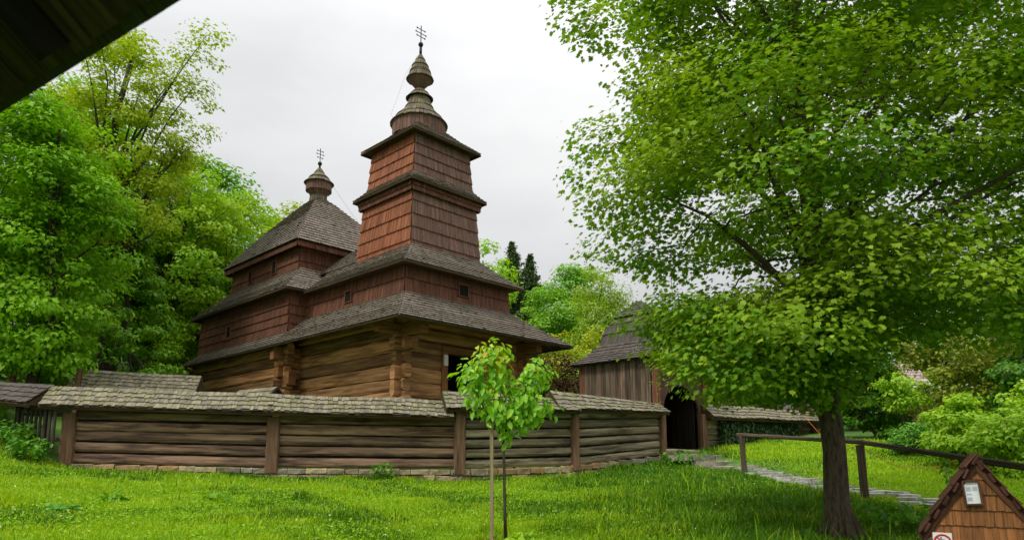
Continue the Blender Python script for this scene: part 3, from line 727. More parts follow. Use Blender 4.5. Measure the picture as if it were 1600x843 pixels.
# small gable roof behind the wall
sg = thing('small_gable_roof', (-6.6, 20.3, 2.2), 'small weathered gable roof peeking over the enclosure wall below the nave', 'roof')
mb = MB(); a0 = V((-6.72, 19.6, 3.78)); a1 = V((-8.2, 20.6, 3.78)); n = V((-.55, -.83, 0))
for s in (1, -1):
    e = V((0, 0, -.42))
    q = n*s*.45
    shingles(mb, [a1+q+e, a1], [a0+q+e, a0], expo=.2, wid=.14, out=q+V((0, 0, 1)))
o = mb.build('roof_cap', M['mossroof'], sg)
mb = MB()
for s in (1, -1): beam(mb, a0+V((.02, -.02, -.03)), a0+n*s*.46+V((.02, -.02, -.45)), .05, .06, nseg=2)
mb.face([a0+V((-.03, .03, -.05)), a0+n*.4+V((-.03, .03, -.45)), a0-n*.4+V((-.03, .03, -.45))])
mb.build('gable_board', M['picket'], sg)
for (s, e) in ((1, a0), (-1, a0), (1, a1), (-1, a1)):
    mb = MB(); c = e+n*s*.35; d_ = (a1-a0).normalized()*(.12 if e is a0 else -.12); beam(mb, V((c.x, c.y, gz(c.x, c.y)-.2))+d_, V((c.x, c.y, 3.42))+d_, .12, .12, nseg=2); mb.build('post', M['picket'], sg)

# ------------------------------------------------------------------ gatehouse
GC = V((4.46, 23.39, 1.6))
def G(u, v, h): return GC+AX*u+BX*v+V((0, 0, h))
gate = thing('gatehouse', G(0, 0, .3), 'brown plank gatehouse with an arched doorway and a bell-shaped shingle roof', 'gatehouse')
def plank_wall(mb, p, q, z0, z1, w=.2, nrm=None):
    L = (q-p).length; n = max(1, int(L/w)); d = (q-p).normalized(); nn = nrm
    for k in range(n):
        c = p+d*(L*(k+.5)/n)+nn*random.uniform(-.008, .008)
        beam(mb, V((c.x, c.y, z0)), V((c.x, c.y, z1)), .04, L/n*.96, up=d, chamf=.06, nseg=3, jit=.004)
mb = MB()
plank_wall(mb, G(-1.5, -1.3, 0), G(-1.5, 1.4, 0), 1.9, 4.95, .19, NL)
plank_wall(mb, G(1.5, -1.3, 0), G(1.5, 1.4, 0), 1.9, 4.95, .3, NR); plank_wall(mb, G(-1.5, 1.45, 0), G(1.5, 1.45, 0), 1.9, 4.95, .3, NB)
mb.build('plank_wall', M['gplank'], gate)
for s in (-1, 1):
    for v in (-1.45, 1.42):
        mb = MB(); beam(mb, G(1.44*s, v, .25), G(1.44*s, v, 3.4), .2, .2, up=BX, chamf=.06, nseg=4); mb.build('corner_post', M['gpost'], gate)
# arched front: boards around the opening
mb = MB()
ar = 1.10; sp = 1.66
def arch(side):
    pts = [(side*ar, .45), (side*ar, sp)]
    for k in range(1, 8):
        a = k/8*math.pi/2; pts.append((side*ar*math.cos(a), sp+.85*math.sin(a)))
    pts.append((0, sp+.85)); return pts
for s in (-1, 1):
    inner = arch(s); 
    for k in range(len(inner)-1):
        (x0, z0), (x1, z1) = inner[k], inner[k+1]
        xo = s*1.40
        A, B = (x0, z0), (x1, z1)
        if z1 <= sp+.01: quad = [(x0, z0), (xo, z0), (xo, z1), (x1, z1)]
        else: quad = [(x0, z0), (xo, z0), (xo, z1), (x1, z1)] if k < len(inner)-2 else [(x0, z0), (xo, z0), (xo, z1), (x1, z1)]
        f = [G(x, -1.47, z) for x, z in quad]; g_ = [G(x, -1.41, z) for x, z in quad]
        mb.face(f, [(z, x) for x, z in quad]); mb.face(g_, [(z, x) for x, z in quad])
        mb.face([f[0], g_[0], g_[3], f[3]], [(z0, 0), (z0, .06), (z1, .06), (z1, 0)])
for k in range(9):
    x0 = -1.4+2.8*k/9; x1 = -1.4+2.8*(k+1)/9-.01
    mb.face([G(x0, -1.47, sp+.853), G(x1, -1.47, sp+.853), G(x1, -1.47, 3.3), G(x0, -1.47, 3.3)], [(0, x0), (0, x1), (.8, x1), (.8, x0)])
mb.build('arched_front', wood('gate_front', '#33261e', '#6e5140', '#5a4031', grain=(.8, 16), isl=.4, bump=.6), gate)
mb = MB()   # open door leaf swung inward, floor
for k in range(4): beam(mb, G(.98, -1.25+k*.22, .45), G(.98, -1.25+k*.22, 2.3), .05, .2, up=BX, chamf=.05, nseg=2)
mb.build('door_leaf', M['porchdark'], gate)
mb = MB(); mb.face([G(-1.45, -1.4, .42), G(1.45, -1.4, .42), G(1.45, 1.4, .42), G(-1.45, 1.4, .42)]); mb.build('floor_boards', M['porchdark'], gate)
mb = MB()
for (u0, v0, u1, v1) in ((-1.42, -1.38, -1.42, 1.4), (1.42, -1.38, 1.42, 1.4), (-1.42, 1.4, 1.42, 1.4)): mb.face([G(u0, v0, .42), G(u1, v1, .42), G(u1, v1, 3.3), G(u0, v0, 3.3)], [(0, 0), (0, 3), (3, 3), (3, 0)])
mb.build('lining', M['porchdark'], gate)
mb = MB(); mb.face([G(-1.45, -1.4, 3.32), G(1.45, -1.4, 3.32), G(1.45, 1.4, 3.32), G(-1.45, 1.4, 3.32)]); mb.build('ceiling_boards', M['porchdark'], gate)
mb = MB(); beam(mb, G(-1.62, -1.68, .28), G(1.62, -1.68, .28), .32, .34, up=(0, 0, 1), chamf=.12, nseg=8, jit=.01); mb.build('threshold_log', M['wlog2'], gate)
mb = MB()
e, k1, k2 = 1.78, 1.02, .70
prof = [(e, 3.30), (1.35, 3.62), (k1, 4.02)]
prof2 = [(k1, 3.98), (.97, 4.25), (.84, 4.65), (.58, 5.0)]
prof3 = [(.68, 4.97), (.4, 5.25), (.03, 5.6)]
for pr, ex in ((prof, .2), (prof2, .36), (prof3, .2)):
    for (sa, sb, n) in (((-1, -1), (1, -1), NF), ((1, -1), (1, 1), NR), ((1, 1), (-1, 1), NB), ((-1, 1), (-1, -1), NL)):
        shingles(mb, [G(sa[0]*r, sa[1]*r, h) for r, h in pr], [G(sb[0]*r, sb[1]*r, h) for r, h in pr], expo=ex, wid=.11, out=n, jit=.02)
gr_ = mb.build('roof', M['darkroof'], gate)
mb = MB(); mb.face([G(-1.75, -1.75, 3.28), G(1.75, -1.75, 3.28), G(1.75, 1.75, 3.28), G(-1.75, 1.75, 3.28)]); mb.build('soffit', M['soffit'], gr_)

# stone steps in front of the gate
st = thing('stone_steps', (5.9, 20.3, 1.6), 'worn low stone steps leading up to the gatehouse doorway', 'steps')
for (c, l, w_, z) in (((5.65, 20.75), 2.6, .8, 1.86), ((5.95, 20.0), 1.9, .7, 1.68), ((6.1, 19.3), 1.5, .6, 1.53)):
    mb = MB(); t = 0
    while t < l-.1:
        w = random.uniform(.35, .7); w = min(w, l-t)
        cc_ = V((c[0], c[1], z-.09))+AX*(t-l/2+w/2)
        beam(mb, cc_-AX*(w/2-.01), cc_+AX*(w/2-.01), w_, .18, up=(0, 0, 1), chamf=.08, nseg=2, jit=.02); t += w
    mb.build('step', M['step'], st)

# ------------------------------------------------------------------ wall right of the gate, with ivy
wallC = thing('log_wall', (9.5, 26, 2), 'ivy-covered log wall with a sagging shingle cap, right of the gatehouse', 'wall')
c0, c1 = V((6.35, 23.3, 0)), V((12.6, 28.6, 0))
cap_roof(wallC, c0, c1, 3.62, 3.72, 3.15, 3.28, half=.55)
mb = MB(); dC = (c1-c0).normalized(); nC = V((dC.y, -dC.x, 0))
for k in range(7): beam(mb, c0+V((0, 0, 2.08+k*.185)), c1+V((0, 0, 2.25+k*.185)), .2, .18, up=(0, 0, 1), chamf=.27, nseg=12)
mb.build('log_panel', M['wlog2'], wallC)
mb = MB(); stones(mb, c0, c1, (1.5, 1.75), (2.0, 2.2), .34, 3); mb.build('stone_footing', M['stone'], wallC)
for t in (0.0, .5, .93):
    mb = MB(); c = c0.lerp(c1, t)+nC*.12; beam(mb, c+V((0, 0, 1.95)), c+V((0, 0, 3.25)), .2, .22, up=nC, nseg=3); mb.build('post', M['wpost'], wallC)
wallD = thing('log_wall', (14.4, 31, 2.4), 'last stretch of enclosure wall with a tilted shingle cap, half behind the maple trunk', 'wall')
d0, d1 = V((12.7, 30.3, 0)), V((16.5, 33.0, 0))
cap_roof(wallD, d0, d1, 4.35, 3.9, 3.75, 3.3, half=.7)
mb = MB()
for k in range(7): beam(mb, d0+V((0, 0, 2.3+k*.2)), d1+V((0, 0, 2.1+k*.18)), .2, .19, up=(0, 0, 1), chamf=.27, nseg=8)
mb.build('log_panel', M['wlog2'], wallD)

def lerp3(a, b, t): return a+(b-a)*t
# ------------------------------------------------------------------ leaf meshes
QUAD = (np.array([[0, 0, 0], [.32, .45, .1], [0, 1, -.05], [-.32, .45, .1]]), [[0, 1, 2], [0, 2, 3]])
_r = [(0, 0), (.26, -.02), (.22, .16), (.5, .30), (.34, .44), (.36, .66), (.15, .62), (0, 1.0)]
_o = _r+[(-x, y) for x, y in _r[1:-1][::-1]]
MAPLE = (np.array([[x, y, .16*abs(x)-.12*y*y] for x, y in _o]), [list(range(len(_o)))])
_r = [(0, 0), (.2, .18), (.29, .42), (.22, .7), (0, 1.0)]
OV = (np.array([[x, y, .35*abs(x)-.22*y*y] for x, y in _r]+[[-x, y, .35*abs(x)-.22*y*y] for x, y in _r[1:-1][::-1]]), [[0, 1, 2, 3, 4], [0, 4, 5, 6, 7]])
def unit(a): return a/np.maximum(np.linalg.norm(a, axis=1, keepdims=True), 1e-6)
def leaves(name, pos, nrm, size, mats, parent=None, tmpl=QUAD, mi=None, droop=.6, loc=None, along=None):
    n = len(pos); tv, tf = tmpl; k = len(tv)
    nrm = unit(nrm)
    dn = RNG.normal(size=(n, 3)); dn[:, 2] -= droop*2
    if along is not None: dn = along+RNG.normal(size=(n, 3))*.35
    bt = unit(dn-nrm*(dn*nrm).sum(1, keepdims=True)); tg = np.cross(bt, nrm)
    sz = size*RNG.uniform(.45, 1.4, n)
    v = pos[:, None, :]+sz[:, None, None]*(tv[None, :, 0, None]*tg[:, None]+tv[None, :, 1, None]*bt[:, None]+tv[None, :, 2, None]*nrm[:, None])
    off = np.array(wloc(parent) if parent else (loc if loc is not None else (0, 0, 0)))
    v = (v-off).reshape(-1, 3)
    me = bpy.data.meshes.new(name); nf = len(tf); tot = sum(len(f) for f in tf)
    me.vertices.add(n*k); me.vertices.foreach_set('co', v.astype('f').ravel())
    base = np.arange(n)[:, None]*k
    me.loops.add(n*tot); me.polygons.add(n*nf)
    me.loops.foreach_set('vertex_index', (base+np.concatenate([np.array(f) for f in tf])[None, :]).astype('i').ravel())
    ln = np.array([len(f) for f in tf]); st_ = np.r_[0, np.cumsum(ln)[:-1]]
    me.polygons.foreach_set('loop_start', (np.arange(n)[:, None]*tot+st_[None, :]).astype('i').ravel())
    me.polygons.foreach_set('loop_total', np.tile(ln, n).astype('i'))
    for m_ in (mats if isinstance(mats, (list, tuple)) else [mats]): me.materials.append(m_)
    if mi is not None: me.polygons.foreach_set('material_index', np.repeat(mi, nf).astype('i'))
    me.update(calc_edges=True)
    o = bpy.data.objects.new(name, me); COL.objects.link(o)
    if parent: o.parent = parent
    elif loc is not None: o.location = loc
    return o

def clump_points(cl, n, shell=.55):
    """leaf places spread through a set of clumps (x,y,z,rx,ry,rz)"""
    cl = np.asarray(cl, float); wgt = cl[:, 3]*cl[:, 4]*cl[:, 5]; wgt = wgt**.72; wgt /= wgt.sum()
    idx = RNG.choice(len(cl), n, p=wgt)
    d = unit(RNG.normal(size=(n, 3))); r = RNG.uniform(0, 1, n)**(1/3); r = shell*r**.35+(1-shell)*r
    r *= 1+.18*RNG.normal(size=n)
    return cl[idx, :3]+d*cl[idx, 3:6]*r[:, None], d, idx

def crown_clumps(c, rad, n, cs, flat=.7, seed=0, inner=.25, zpow=1.0, profile=None):
    """clumps scattered over (and a few inside) an ellipsoid or a given radius profile"""
    rg = np.random.default_rng(seed); out = []
    for i in range(n):
        d = rg.normal(size=3); d /= np.linalg.norm(d)
        r = rg.uniform(.72, 1.0) if rg.uniform() > inner else rg.uniform(.2, .72)
        if profile:
            t = rg.uniform(0, 1)**zpow; a = rg.uniform(0, 6.283); pr = np.interp(t, [p_[0] for p_ in profile], [p_[1] for p_ in profile])
            p_ = np.array([c[0]+math.cos(a)*pr*rad[0]*r, c[1]+math.sin(a)*pr*rad[1]*r, c[2]-rad[2]+2*rad[2]*t])
        else: p_ = np.array(c)+d*np.array(rad)*r
        s = cs*rg.uniform(.6, 1.35)
        out.append((p_[0], p_[1], p_[2], s, s, s*flat))
    return out

def limbs(mb, base, trunk_top, r0, cl, nl, wob=.15, seed=0, low=.35, twigs=True, n=6, trunk_pts=None, tr=None):
    rg = random.Random(seed); base = V(base); top = V(trunk_top)
    if trunk_pts is None:
        trunk_pts = [base.lerp(top, t)+V((rg.uniform(-wob, wob), rg.uniform(-wob, wob), 0))*(0 if t in (0,) else 1) for t in (0, .08, .3, .55, .8, 1)]
    k = len(trunk_pts)
    tr = tr or [r0*1.3]+[r0*(1-.8*i/(k-1)) for i in range(1, k)]
    tube(mb, trunk_pts, tr, 12, wob=.05)
    cs = sorted(cl, key=lambda c: -c[3])[:nl] if nl < len(cl) else cl
    nodes = []; rads = []
    def grow(p, r):
        tube(mb, p, r, n if r[0] > .02 else 4, cap=False)
        for a_, b_, ra, rb in zip(p, p[1:], r, r[1:]):
            for f in (.3, .65, 1.0): nodes.append(tuple(a_.lerp(b_, f))); rads.append(ra+(rb-ra)*f)
    for c in cs:
        e = V(c[:3]); zt = (e.z-base.z)/(top.z-base.z)
        t = min(max(zt*.62, low), .97)
        p0 = poly(trunk_pts, t); rr = max(r0*(1-.75*t)*.42, .012); l = (e-p0).length
        m1 = p0.lerp(e, .35)+V((rg.uniform(-wob, wob), rg.uniform(-wob, wob), l*.06)); m2 = p0.lerp(e, .7)+V((rg.uniform(-wob, wob), rg.uniform(-wob, wob), l*.05))
        grow([p0, m1, m2, e], [rr, rr*.7, rr*.42, rr*.16])
    if twigs and nodes:
        ax = poly(trunk_pts, .6)
        for c in sorted(cl, key=lambda c: (V(c[:3])-ax).length):
            e = V(c[:3]); A = np.array(nodes); d2 = np.linalg.norm(A-np.array(c[:3]), axis=1)
            inw = np.linalg.norm(A-np.array(ax), axis=1) > (e-ax).length-.1
            q = int(np.argmin(d2+inw*.8)); b = V(nodes[q])
            if (b-e).length < .08: continue
            r = min(max(rads[q]*.7, .006), r0*.16); l = (e-b).length
            m1 = b.lerp(e, .5)+V((rg.uniform(-wob, wob)*.5, rg.uniform(-wob, wob)*.5, l*.07))
            grow([b, m1, e], [r, r*.7, max(r*.4, .003)])

def tree(name, base, H, c, rad, ncl, cs, nleaf, lsize, mat, label, cat='tree', group=None, bark=None, r0=.18, seed=1, flat=.6, profile=None, zpow=1, tmpl=QUAD, droop=.6, nl=14, up=.75, extra=None, inner=.25, wob=.2, trunk=True, low=.35):
    base = V((base[0], base[1], gz(base[0], base[1])-.08))
    t = thing(name, base, label, cat, group)
    cl = crown_clumps(c, rad, ncl, cs, flat, seed, inner, zpow, profile)
    if extra: cl += extra
    if trunk:
        mb = MB(); limbs(mb, base, (c[0], c[1], min(base.z+H*.86, c[2]+rad[2]*.7)), r0, cl, nl, wob, seed, low); mb.build('trunk', bark or M['bark2'], t, True)
    pos, d, idx = clump_points(cl, nleaf)
    cc_ = np.array(c); o = unit(pos-cc_)
    nrm = d*.45+o*.35+np.array([0, 0, up])+RNG.normal(size=pos.shape)*.35
    leaves('crown', pos, nrm, lsize, mat, t, tmpl, droop=droop)
    return t

L = {}
L['maple'] = leaf('maple_leaf', ['#447e18', '#6ca42a', '#589020', '#98c442'], .38, patch='#a4c848', pscale=.6, pamt=.45)
L['lime'] = leaf('lime_leaf', ['#66aa1a', '#84c22a', '#74b622', '#96cc38'], .4, patch='#5c9c1c', pscale=.5)
L['yellow'] = leaf('young_oak_leaf', ['#86ae26', '#a0c232', '#92b82a', '#7aa424'], .42)
L['mid'] = leaf('beech_leaf', ['#66a824', '#82bc30', '#74b22a', '#98c63c'], .4, patch='#a2c83a', pscale=.3, pamt=.6)
L['spruce'] = leaf('larch_leaf', ['#4a8624', '#6cac34', '#5a9a2c', '#9ccc4a'], .36)
L['deep'] = leaf('deep_leaf', ['#376c16', '#4a821e', '#40761a', '#5c9228'], .3)
L['bright'] = leaf('bright_leaf', ['#7ab81c', '#92c828', '#86c022', '#a0d032'], .38)
L['fir'] = leaf('fir_needle', ['#3c5a48', '#527260', '#466654', '#5e7c66'], .2)
L['grn'] = leaf('far_leaf', ['#549a2c', '#6cae3c', '#60a434', '#80ba48'], .35, patch='#8cc04a', pscale=.35)
L['birch'] = leaf('birch_leaf', ['#6fa036', '#8ab448', '#7ea83e', '#9cc056'], .38)
L['gold'] = leaf('gold_leaf', ['#8cae2c', '#a4c03a', '#98b432', '#b0c846'], .35)
L['plum'] = leaf('plum_leaf', ['#371a1c', '#4c2426', '#42201f', '#5e2f2e'], .15)
L['olive'] = leaf('olive_leaf', ['#64842c', '#7c9a36', '#70902e', '#8a923c'], .35, patch='#7c7e3a', pscale=.6, pamt=.35)
L['young'] = leaf('sapling_leaf', ['#66b426', '#88cc38', '#76c02e', '#a2da48'], .4, rough=.35, spec=.4)
L['tip'] = leaf('sapling_new_leaf', ['#98c030', '#a8c838', '#a8a83c', '#8cc030', '#9cc838', '#a0c434'], .4, rough=.35)
L['ivy'] = leaf('ivy_leaf', ['#1e4214', '#2c551b', '#254b18', '#376422'], .12, rough=.35, spec=.5)
L['nettle'] = leaf('nettle_leaf', ['#3f7e1c', '#549628', '#498a22', '#68a832'], .3)
L['shrub'] = leaf('shrub_leaf', ['#70ac28', '#90c438', '#80b830', '#a6d04a'], .4)

# ------------------------------------------------------------------ big maple
mx, my = 4.42, 9.5; mz = gz(mx, my)
maple = thing('maple_tree', (mx, my, mz-.05), 'large green maple with a grey trunk standing beside the handrail', 'tree')
rg = np.random.default_rng(5); cl = []
def mrad(z):   # crown radius at a height
    return float(np.interp(z, [2.3, 2.9, 3.8, 5.0, 6.0, 7.2, 8.2, 9.6, 11.0, 12.0], [2.0, 2.6, 2.75, 2.95, 3.05, 2.65, 2.75, 2.8, 2.2, .8]))
def hangs_low(x, y, z):   # keeps the doorway and the hut side of the crown clear
    k = x/y; e = (z-1.6)/y
    if k < .17: return e < .225
    if k < .23: return e < .175
    if k < .30: return e < .122
    if k < .44: return e < .075
    if k < .50: return e < .12
    return e < .165
while len(cl) < 70:
    x_, y_, z = rg.uniform(2.2, 4.5), rg.uniform(8.3, 11), rg.uniform(2.3, 3.9)
    if not hangs_low(x_-.15, y_, z-.15): cl.append((x_, y_, z, rg.uniform(.4, .6), rg.uniform(.4, .6), rg.uniform(.2, .3)))
while len(cl) < 100:
    x_, y_, z = rg.uniform(4.0, 7.6), rg.uniform(8.0, 10.5), rg.uniform(2.9, 4.2)
    if not hangs_low(x_, y_, z-.15): cl.append((x_, y_, z, rg.uniform(.4, .65), rg.uniform(.4, .65), rg.uniform(.2, .3)))
while len(cl) < 190:
    a = rg.uniform(-1.2, 1.5); z = rg.uniform(3.6, 9.5); rr = mrad(z)*1.5*rg.uniform(.45, 1.0)
    s = rg.uniform(.45, .8); cl.append((mx+math.cos(a)*rr, my+.3-math.sin(a)*rr, z, s*1.2, s*1.2, s*.36))
while len(cl) < 520:
    z = rg.uniform(2.2, 11.8); a = rg.uniform(0, 6.283); rr = mrad(z)
    f = rg.uniform(.68, 1.0) if rg.uniform() < .72 else rg.uniform(.15, .68)
    dx = math.cos(a)*rr*f; dy = math.sin(a)*rr*f
    if dx > 0: dx *= 1.45
    s = rg.uniform(.42, .80)
    if hangs_low(mx+.1+dx-.2, my+.3+dy, z-s*.3): continue
    cl.append((mx+.1+dx, my+.3+dy, z, s*1.2, s*1.2, s*.36))
cl += [(1.0, 9.6, 8.3, .5, .5, .3), (.7, 9.3, 8.55, .35, .35, .2), (1.5, 9.4, 8.0, .7, .6, .35), (1.25, 9.3, 6.2, .45, .4, .3), (1.0, 9.8, 5.9, .35, .35, .2)]
mb = MB()
tp = [(mx, my, mz-.1), (mx, my, mz+.12), (mx-.03, my, mz+.5), (mx+.0, my+.02, mz+1.2), (mx-.02, my+.05, mz+1.9), (mx-.08, my+.1, mz+2.8), (mx-.1, my+.15, mz+3.8), (mx+.05, my+.2, mz+5.2), (mx+.0, my+.3, mz+7.2), (mx+.1, my+.3, mz+9.8)]
limbs(mb, (mx, my, mz), (mx+.1, my+.3, mz+9.8), .185, cl, 40, .2, 3, .33, True, 7, [V(p) for p in tp], [.29, .20, .168, .155, .152, .15, .155, .13, .09, .03])
for k in range(7):
    a = k*.9+.3; tube(mb, [(mx+math.cos(a)*.14, my+math.sin(a)*.14, mz+.34), (mx+math.cos(a)*.24, my+math.sin(a)*.24, mz+.1), (mx+math.cos(a)*.42, my+math.sin(a)*.42, mz-.06)], [.05, .07, .04], 7, wob=.08)
mb.build('trunk', M['bark'], maple, True)
pos, d, idx = clump_points(cl, 185000, .5)
nrm = d*.35+unit(pos-np.array([mx, my, 5.5]))*.3+np.array([0, 0, 1.0])+RNG.normal(size=pos.shape)*.33
leaves('crown', pos, nrm, .078, L['maple'], maple, MAPLE, droop=.7)

# ------------------------------------------------------------------ sapling and stake
sx, sy = -.08, 9.55; sz_ = gz(sx, sy)
sap = thing('sapling', (sx, sy, sz_), 'young staked sapling with glossy leaves and yellow tips in the lawn', 'tree')
mb = MB()
tube(mb, [(sx, sy, sz_-.05), (sx-.02, sy, sz_+.5), (sx-.03, sy+.02, sz_+1.1), (sx-.05, sy, sz_+1.5), (sx-.16, sy, sz_+2.0), (sx-.2, sy, sz_+2.75)], [.026, .022, .02, .018, .012, .004], 8, wob=.1)
tube(mb, [(sx-.05, sy, sz_+1.45), (sx+.18, sy-.03, sz_+1.8), (sx+.36, sy-.05, sz_+2.35)], [.014, .011, .004], 6)
tube(mb, [(sx-.04, sy, sz_+1.4), (sx-.3, sy-.1, sz_+1.8), (sx-.52, sy-.1, sz_+2.3)], [.012, .009, .003], 6)
tube(mb, [(sx+.05, sy, sz_+1.55), (sx+.3, sy, sz_+1.62), (sx+.5, sy, sz_+1.75)], [.01, .007, .003], 5)
mb.build('trunk', M['bark'], sap, True)
cs_ = np.array([(-.23, 0, 2.36, .32, .26, .36), (-.2, 0, 2.0, .36, .28, .28), (-.5, -.05, 2.24, .2, .2, .2), (-.05, 0, 1.74, .26, .22, .2), (.22, 0, 2.02, .24, .22, .24), (.42, 0, 2.28, .2, .2, .22), (.42, 0, 1.84, .24, .2, .2), (.15, 0, 1.68, .24, .2, .2), (-.15, 0, 2.64, .16, .15, .2), (0, 0, 1.44, .08, .08, .1)])
cs_[:, :3] += np.array([sx, sy, sz_])
pos, d, idx = clump_points(cs_, 1500, .45)
nrm = d*.7+np.array([0, -.25, .55])+RNG.normal(size=pos.shape)*.25
hi = (pos[:, 2]-sz_ > 2.42+RNG.normal(size=len(pos))*.12) & (RNG.uniform(size=len(pos)) < .6)
hi |= (RNG.uniform(size=len(pos)) < .02)
leaves('crown', pos, nrm, .105, [L['young'], L['tip']], sap, OV, mi=hi.astype(int), droop=1.1)
mb = MB(); beam(mb, (-.27, 9.5, gz(-.27, 9.5)-.15), (-.28, 9.52, gz(-.27, 9.5)+1.75), .055, .05, nseg=5, chamf=.12, jit=.003)
o = mb.build('stake', M['stake'], None, loc=(-.27, 9.5, gz(-.27, 9.5))); tag(o, 'bare wooden stake standing upright next to the sapling', 'stake')
mb = MB()
for k in range(16):
    a0, a1 = k/16*6.2832, (k+1)/16*6.2832; r_ = .42
    p = lambda a, r: V((sx-.05+math.cos(a)*r*1.3, sy-.1+math.sin(a)*r, gz(sx-.05+math.cos(a)*r*1.3, sy-.1+math.sin(a)*r)+.012))
    mb.face([p(a0, .01), p(a0, r_), p(a1, r_), p(a1, .01)])
tag(mb.build('ground', M['soil']), kind='structure')

# ------------------------------------------------------------------ handrail, path, rope
rail = thing('handrail', (6.3, 15, 1.1), 'weathered wooden handrail on posts running past the maple along the stone path', 'handrail')
for (x, y, zt) in ((6.0, 18.0, 2.33), (6.55, 13.0, 1.95), (7.1, 8.2, 1.42)):
    mb = MB(); beam(mb, (x, y, gz(x, y)-.2), (x-.03, y, zt), .13, .13, nseg=4); mb.build('post', M['rail'], rail)
for (p, q) in (((5.96, 18.3, 2.36), (6.56, 12.95, 2.0)), ((6.55, 13.1, 2.01), (7.22, 7.6, 1.32))):
    mb = MB(); beam(mb, p, q, .085, .09, up=(0, 0, 1), nseg=9, jit=.006, chamf=.25); mb.build('rail', M['rail'], rail)
path = MB(); rp = random.Random(4)
pl = [V(p) for p in ((6.15, 19.2, 0), (6.55, 18.2, 0), (6.72, 17, 0), (7.05, 15.5, 0), (7.35, 13.8, 0), (7.75, 12.2, 0), (8.4, 10.2, 0), (9.0, 8.0, 0))]
for i in range(44):
    c = poly(pl, i/43.0); d = (poly(pl, min(1, i/43+.02))-poly(pl, max(0, i/43-.02))).normalized(); n = V((d.y, -d.x, 0))
    x = -.40
    while x < .34:
        w = rp.uniform(.28, .55)
        if rp.random() < .16: x += w; continue
        q = c+n*(x+w/2)+d*rp.uniform(-.05, .05); m_ = rp.choice((5, 6, 7)); r1_, r2_ = w*.53, .19
        z = gz(q.x, q.y)+.04+rp.uniform(-.012, .015); a_ = rp.uniform(0, 6); q = q+d*rp.uniform(-.1, .1)+n*rp.uniform(-.06, .06); r1_ *= rp.uniform(.85, 1.05); r2_ *= rp.uniform(.8, 1.1)
        ring = []
        for k in range(m_):
            a2 = a_+6.2832*k/m_; j = rp.uniform(.85, 1.12)
            e2 = q+n*(math.cos(a2)*r1_*j)+d*(math.sin(a2)*r2_*j); ring.append(V((e2.x, e2.y, z)))
        low_ = [V((e2.x, e2.y, z-.12)) for e2 in ring]
        path.face(ring, [(0, 0)]*m_)
        for k in range(m_): path.face([ring[k], low_[k], low_[(k+1) % m_], ring[(k+1) % m_]])
        x += w
o = path.build('path', M['slab']); tag(o, kind='structure')
mb = MB()
rp_ = [V((11.3, 26.8, 3.5)), V((10.2, 22.5, 2.45)), V((8.3, 17.6, 2.0)), V((6.62, 13.1, 1.98))]
tube(mb, [poly(rp_, t/14)-V((0, 0, .12*math.sin(math.pi*t/14))) for t in range(15)], [.007]*15, 5)
r2 = [V((6.62, 13.1, 1.9)), V((7.8, 14.2, 1.62)), V((9.0, 15.0, 1.55)), V((10.3, 16.0, 1.72))]
tube(mb, [poly(r2, t/14)-V((0, 0, .06*math.sin(math.pi*t/14))) for t in range(15)], [.007]*15, 5)
o = mb.build('rope', M['rope'], None, loc=(6.62, 13.1, 1.9)); tag(o, 'thin orange rope strung from the ivy wall past the handrail', 'rope')

# ------------------------------------------------------------------ shingled hut, sign, board
hx, hy = 4.72, 7.0; hz = gz(hx, hy)
hut = thing('shingled_hut', (hx, hy, hz), 'little brown hut with a shingled gable under a steep roof, bottom right corner', 'hut')
apex = V((4.66, 7.0, 1.67)); hb = .86; hwid = .515; dpt = 1.0
axd = V((.52, .85, 0)).normalized(); sd = V((.85, -.52, 0)).normalized()
def H_(s, d, z): 
    q = apex+sd*s+axd*d; return V((q.x, q.y, z))
mb = MB()
rows = 5
for i in range(rows):
    za = hb-.02+(1.62-hb)*i/rows; zb = hb-.02+(1.62-hb)*(i+1.12)/rows
    wa = hwid*(1.62-za)/(1.62-hb); x = -wa
    while x < wa-.02:
        w = random.uniform(.055, .085); x1 = min(x+w, wa)
        wt = hwid*max(1.62-zb, .0)/(1.62-hb)
        t0 = max(-wt, min(wt, x)); t1 = max(-wt, min(wt, x1))
        shake(mb, H_(x+.002, 0, za+random.uniform(-.006, .004)), H_(x1-.002, 0, za+random.uniform(-.006, .004)), H_(t1, 0, zb), H_(t0, 0, zb), -axd, .01, .01)
        x = x1
mb.face([H_(-hwid, .012, hb), H_(hwid, .012, hb), H_(0, .012, 1.63)])
gb = mb.build('gable', M['kshake'], hut)
mb = MB()
for s in (-1, 1):
    lo = H_(s*.53, -.07, .90); hi_ = H_(-s*.03, -.07, 1.71); lo2 = H_(s*.53, dpt+.07, .90); hi2 = H_(-s*.045 if s > 0 else .0, dpt+.07, 1.71)
    if s > 0: hi_ = H_(0, -.07, 1.66); hi2 = H_(0, dpt+.07, 1.66)
    nrm = V((sd.x*s, sd.y*s, 0))*.7+V((0, 0, .7))
    shingles(mb, [lo, hi_], [lo2, hi2], expo=.2, wid=.09, th=.016, out=nrm, jit=.012)
    dz = V((0, 0, -.03)); mb.face([lo+dz, hi_+dz, hi2+dz, lo2+dz])
    beam(mb, lo+axd*.045-V((0, 0, .05)), hi_+axd*.045-V((0, 0, .055)), .09, .035, up=-axd, nseg=3, jit=.003)
    # jagged verge pieces under the edge
    for k in range(6):
        t = (k+.4)/6; p = lo.lerp(hi_, t)+axd*.03; q = lo.lerp(hi_, t+.09)+axd*.03
        beam(mb, p-V((0, 0, .035)), q-V((0, 0, .02)), .06, .035, nseg=1, jit=.004)
mb.build('roof', M['kroof'], hut)
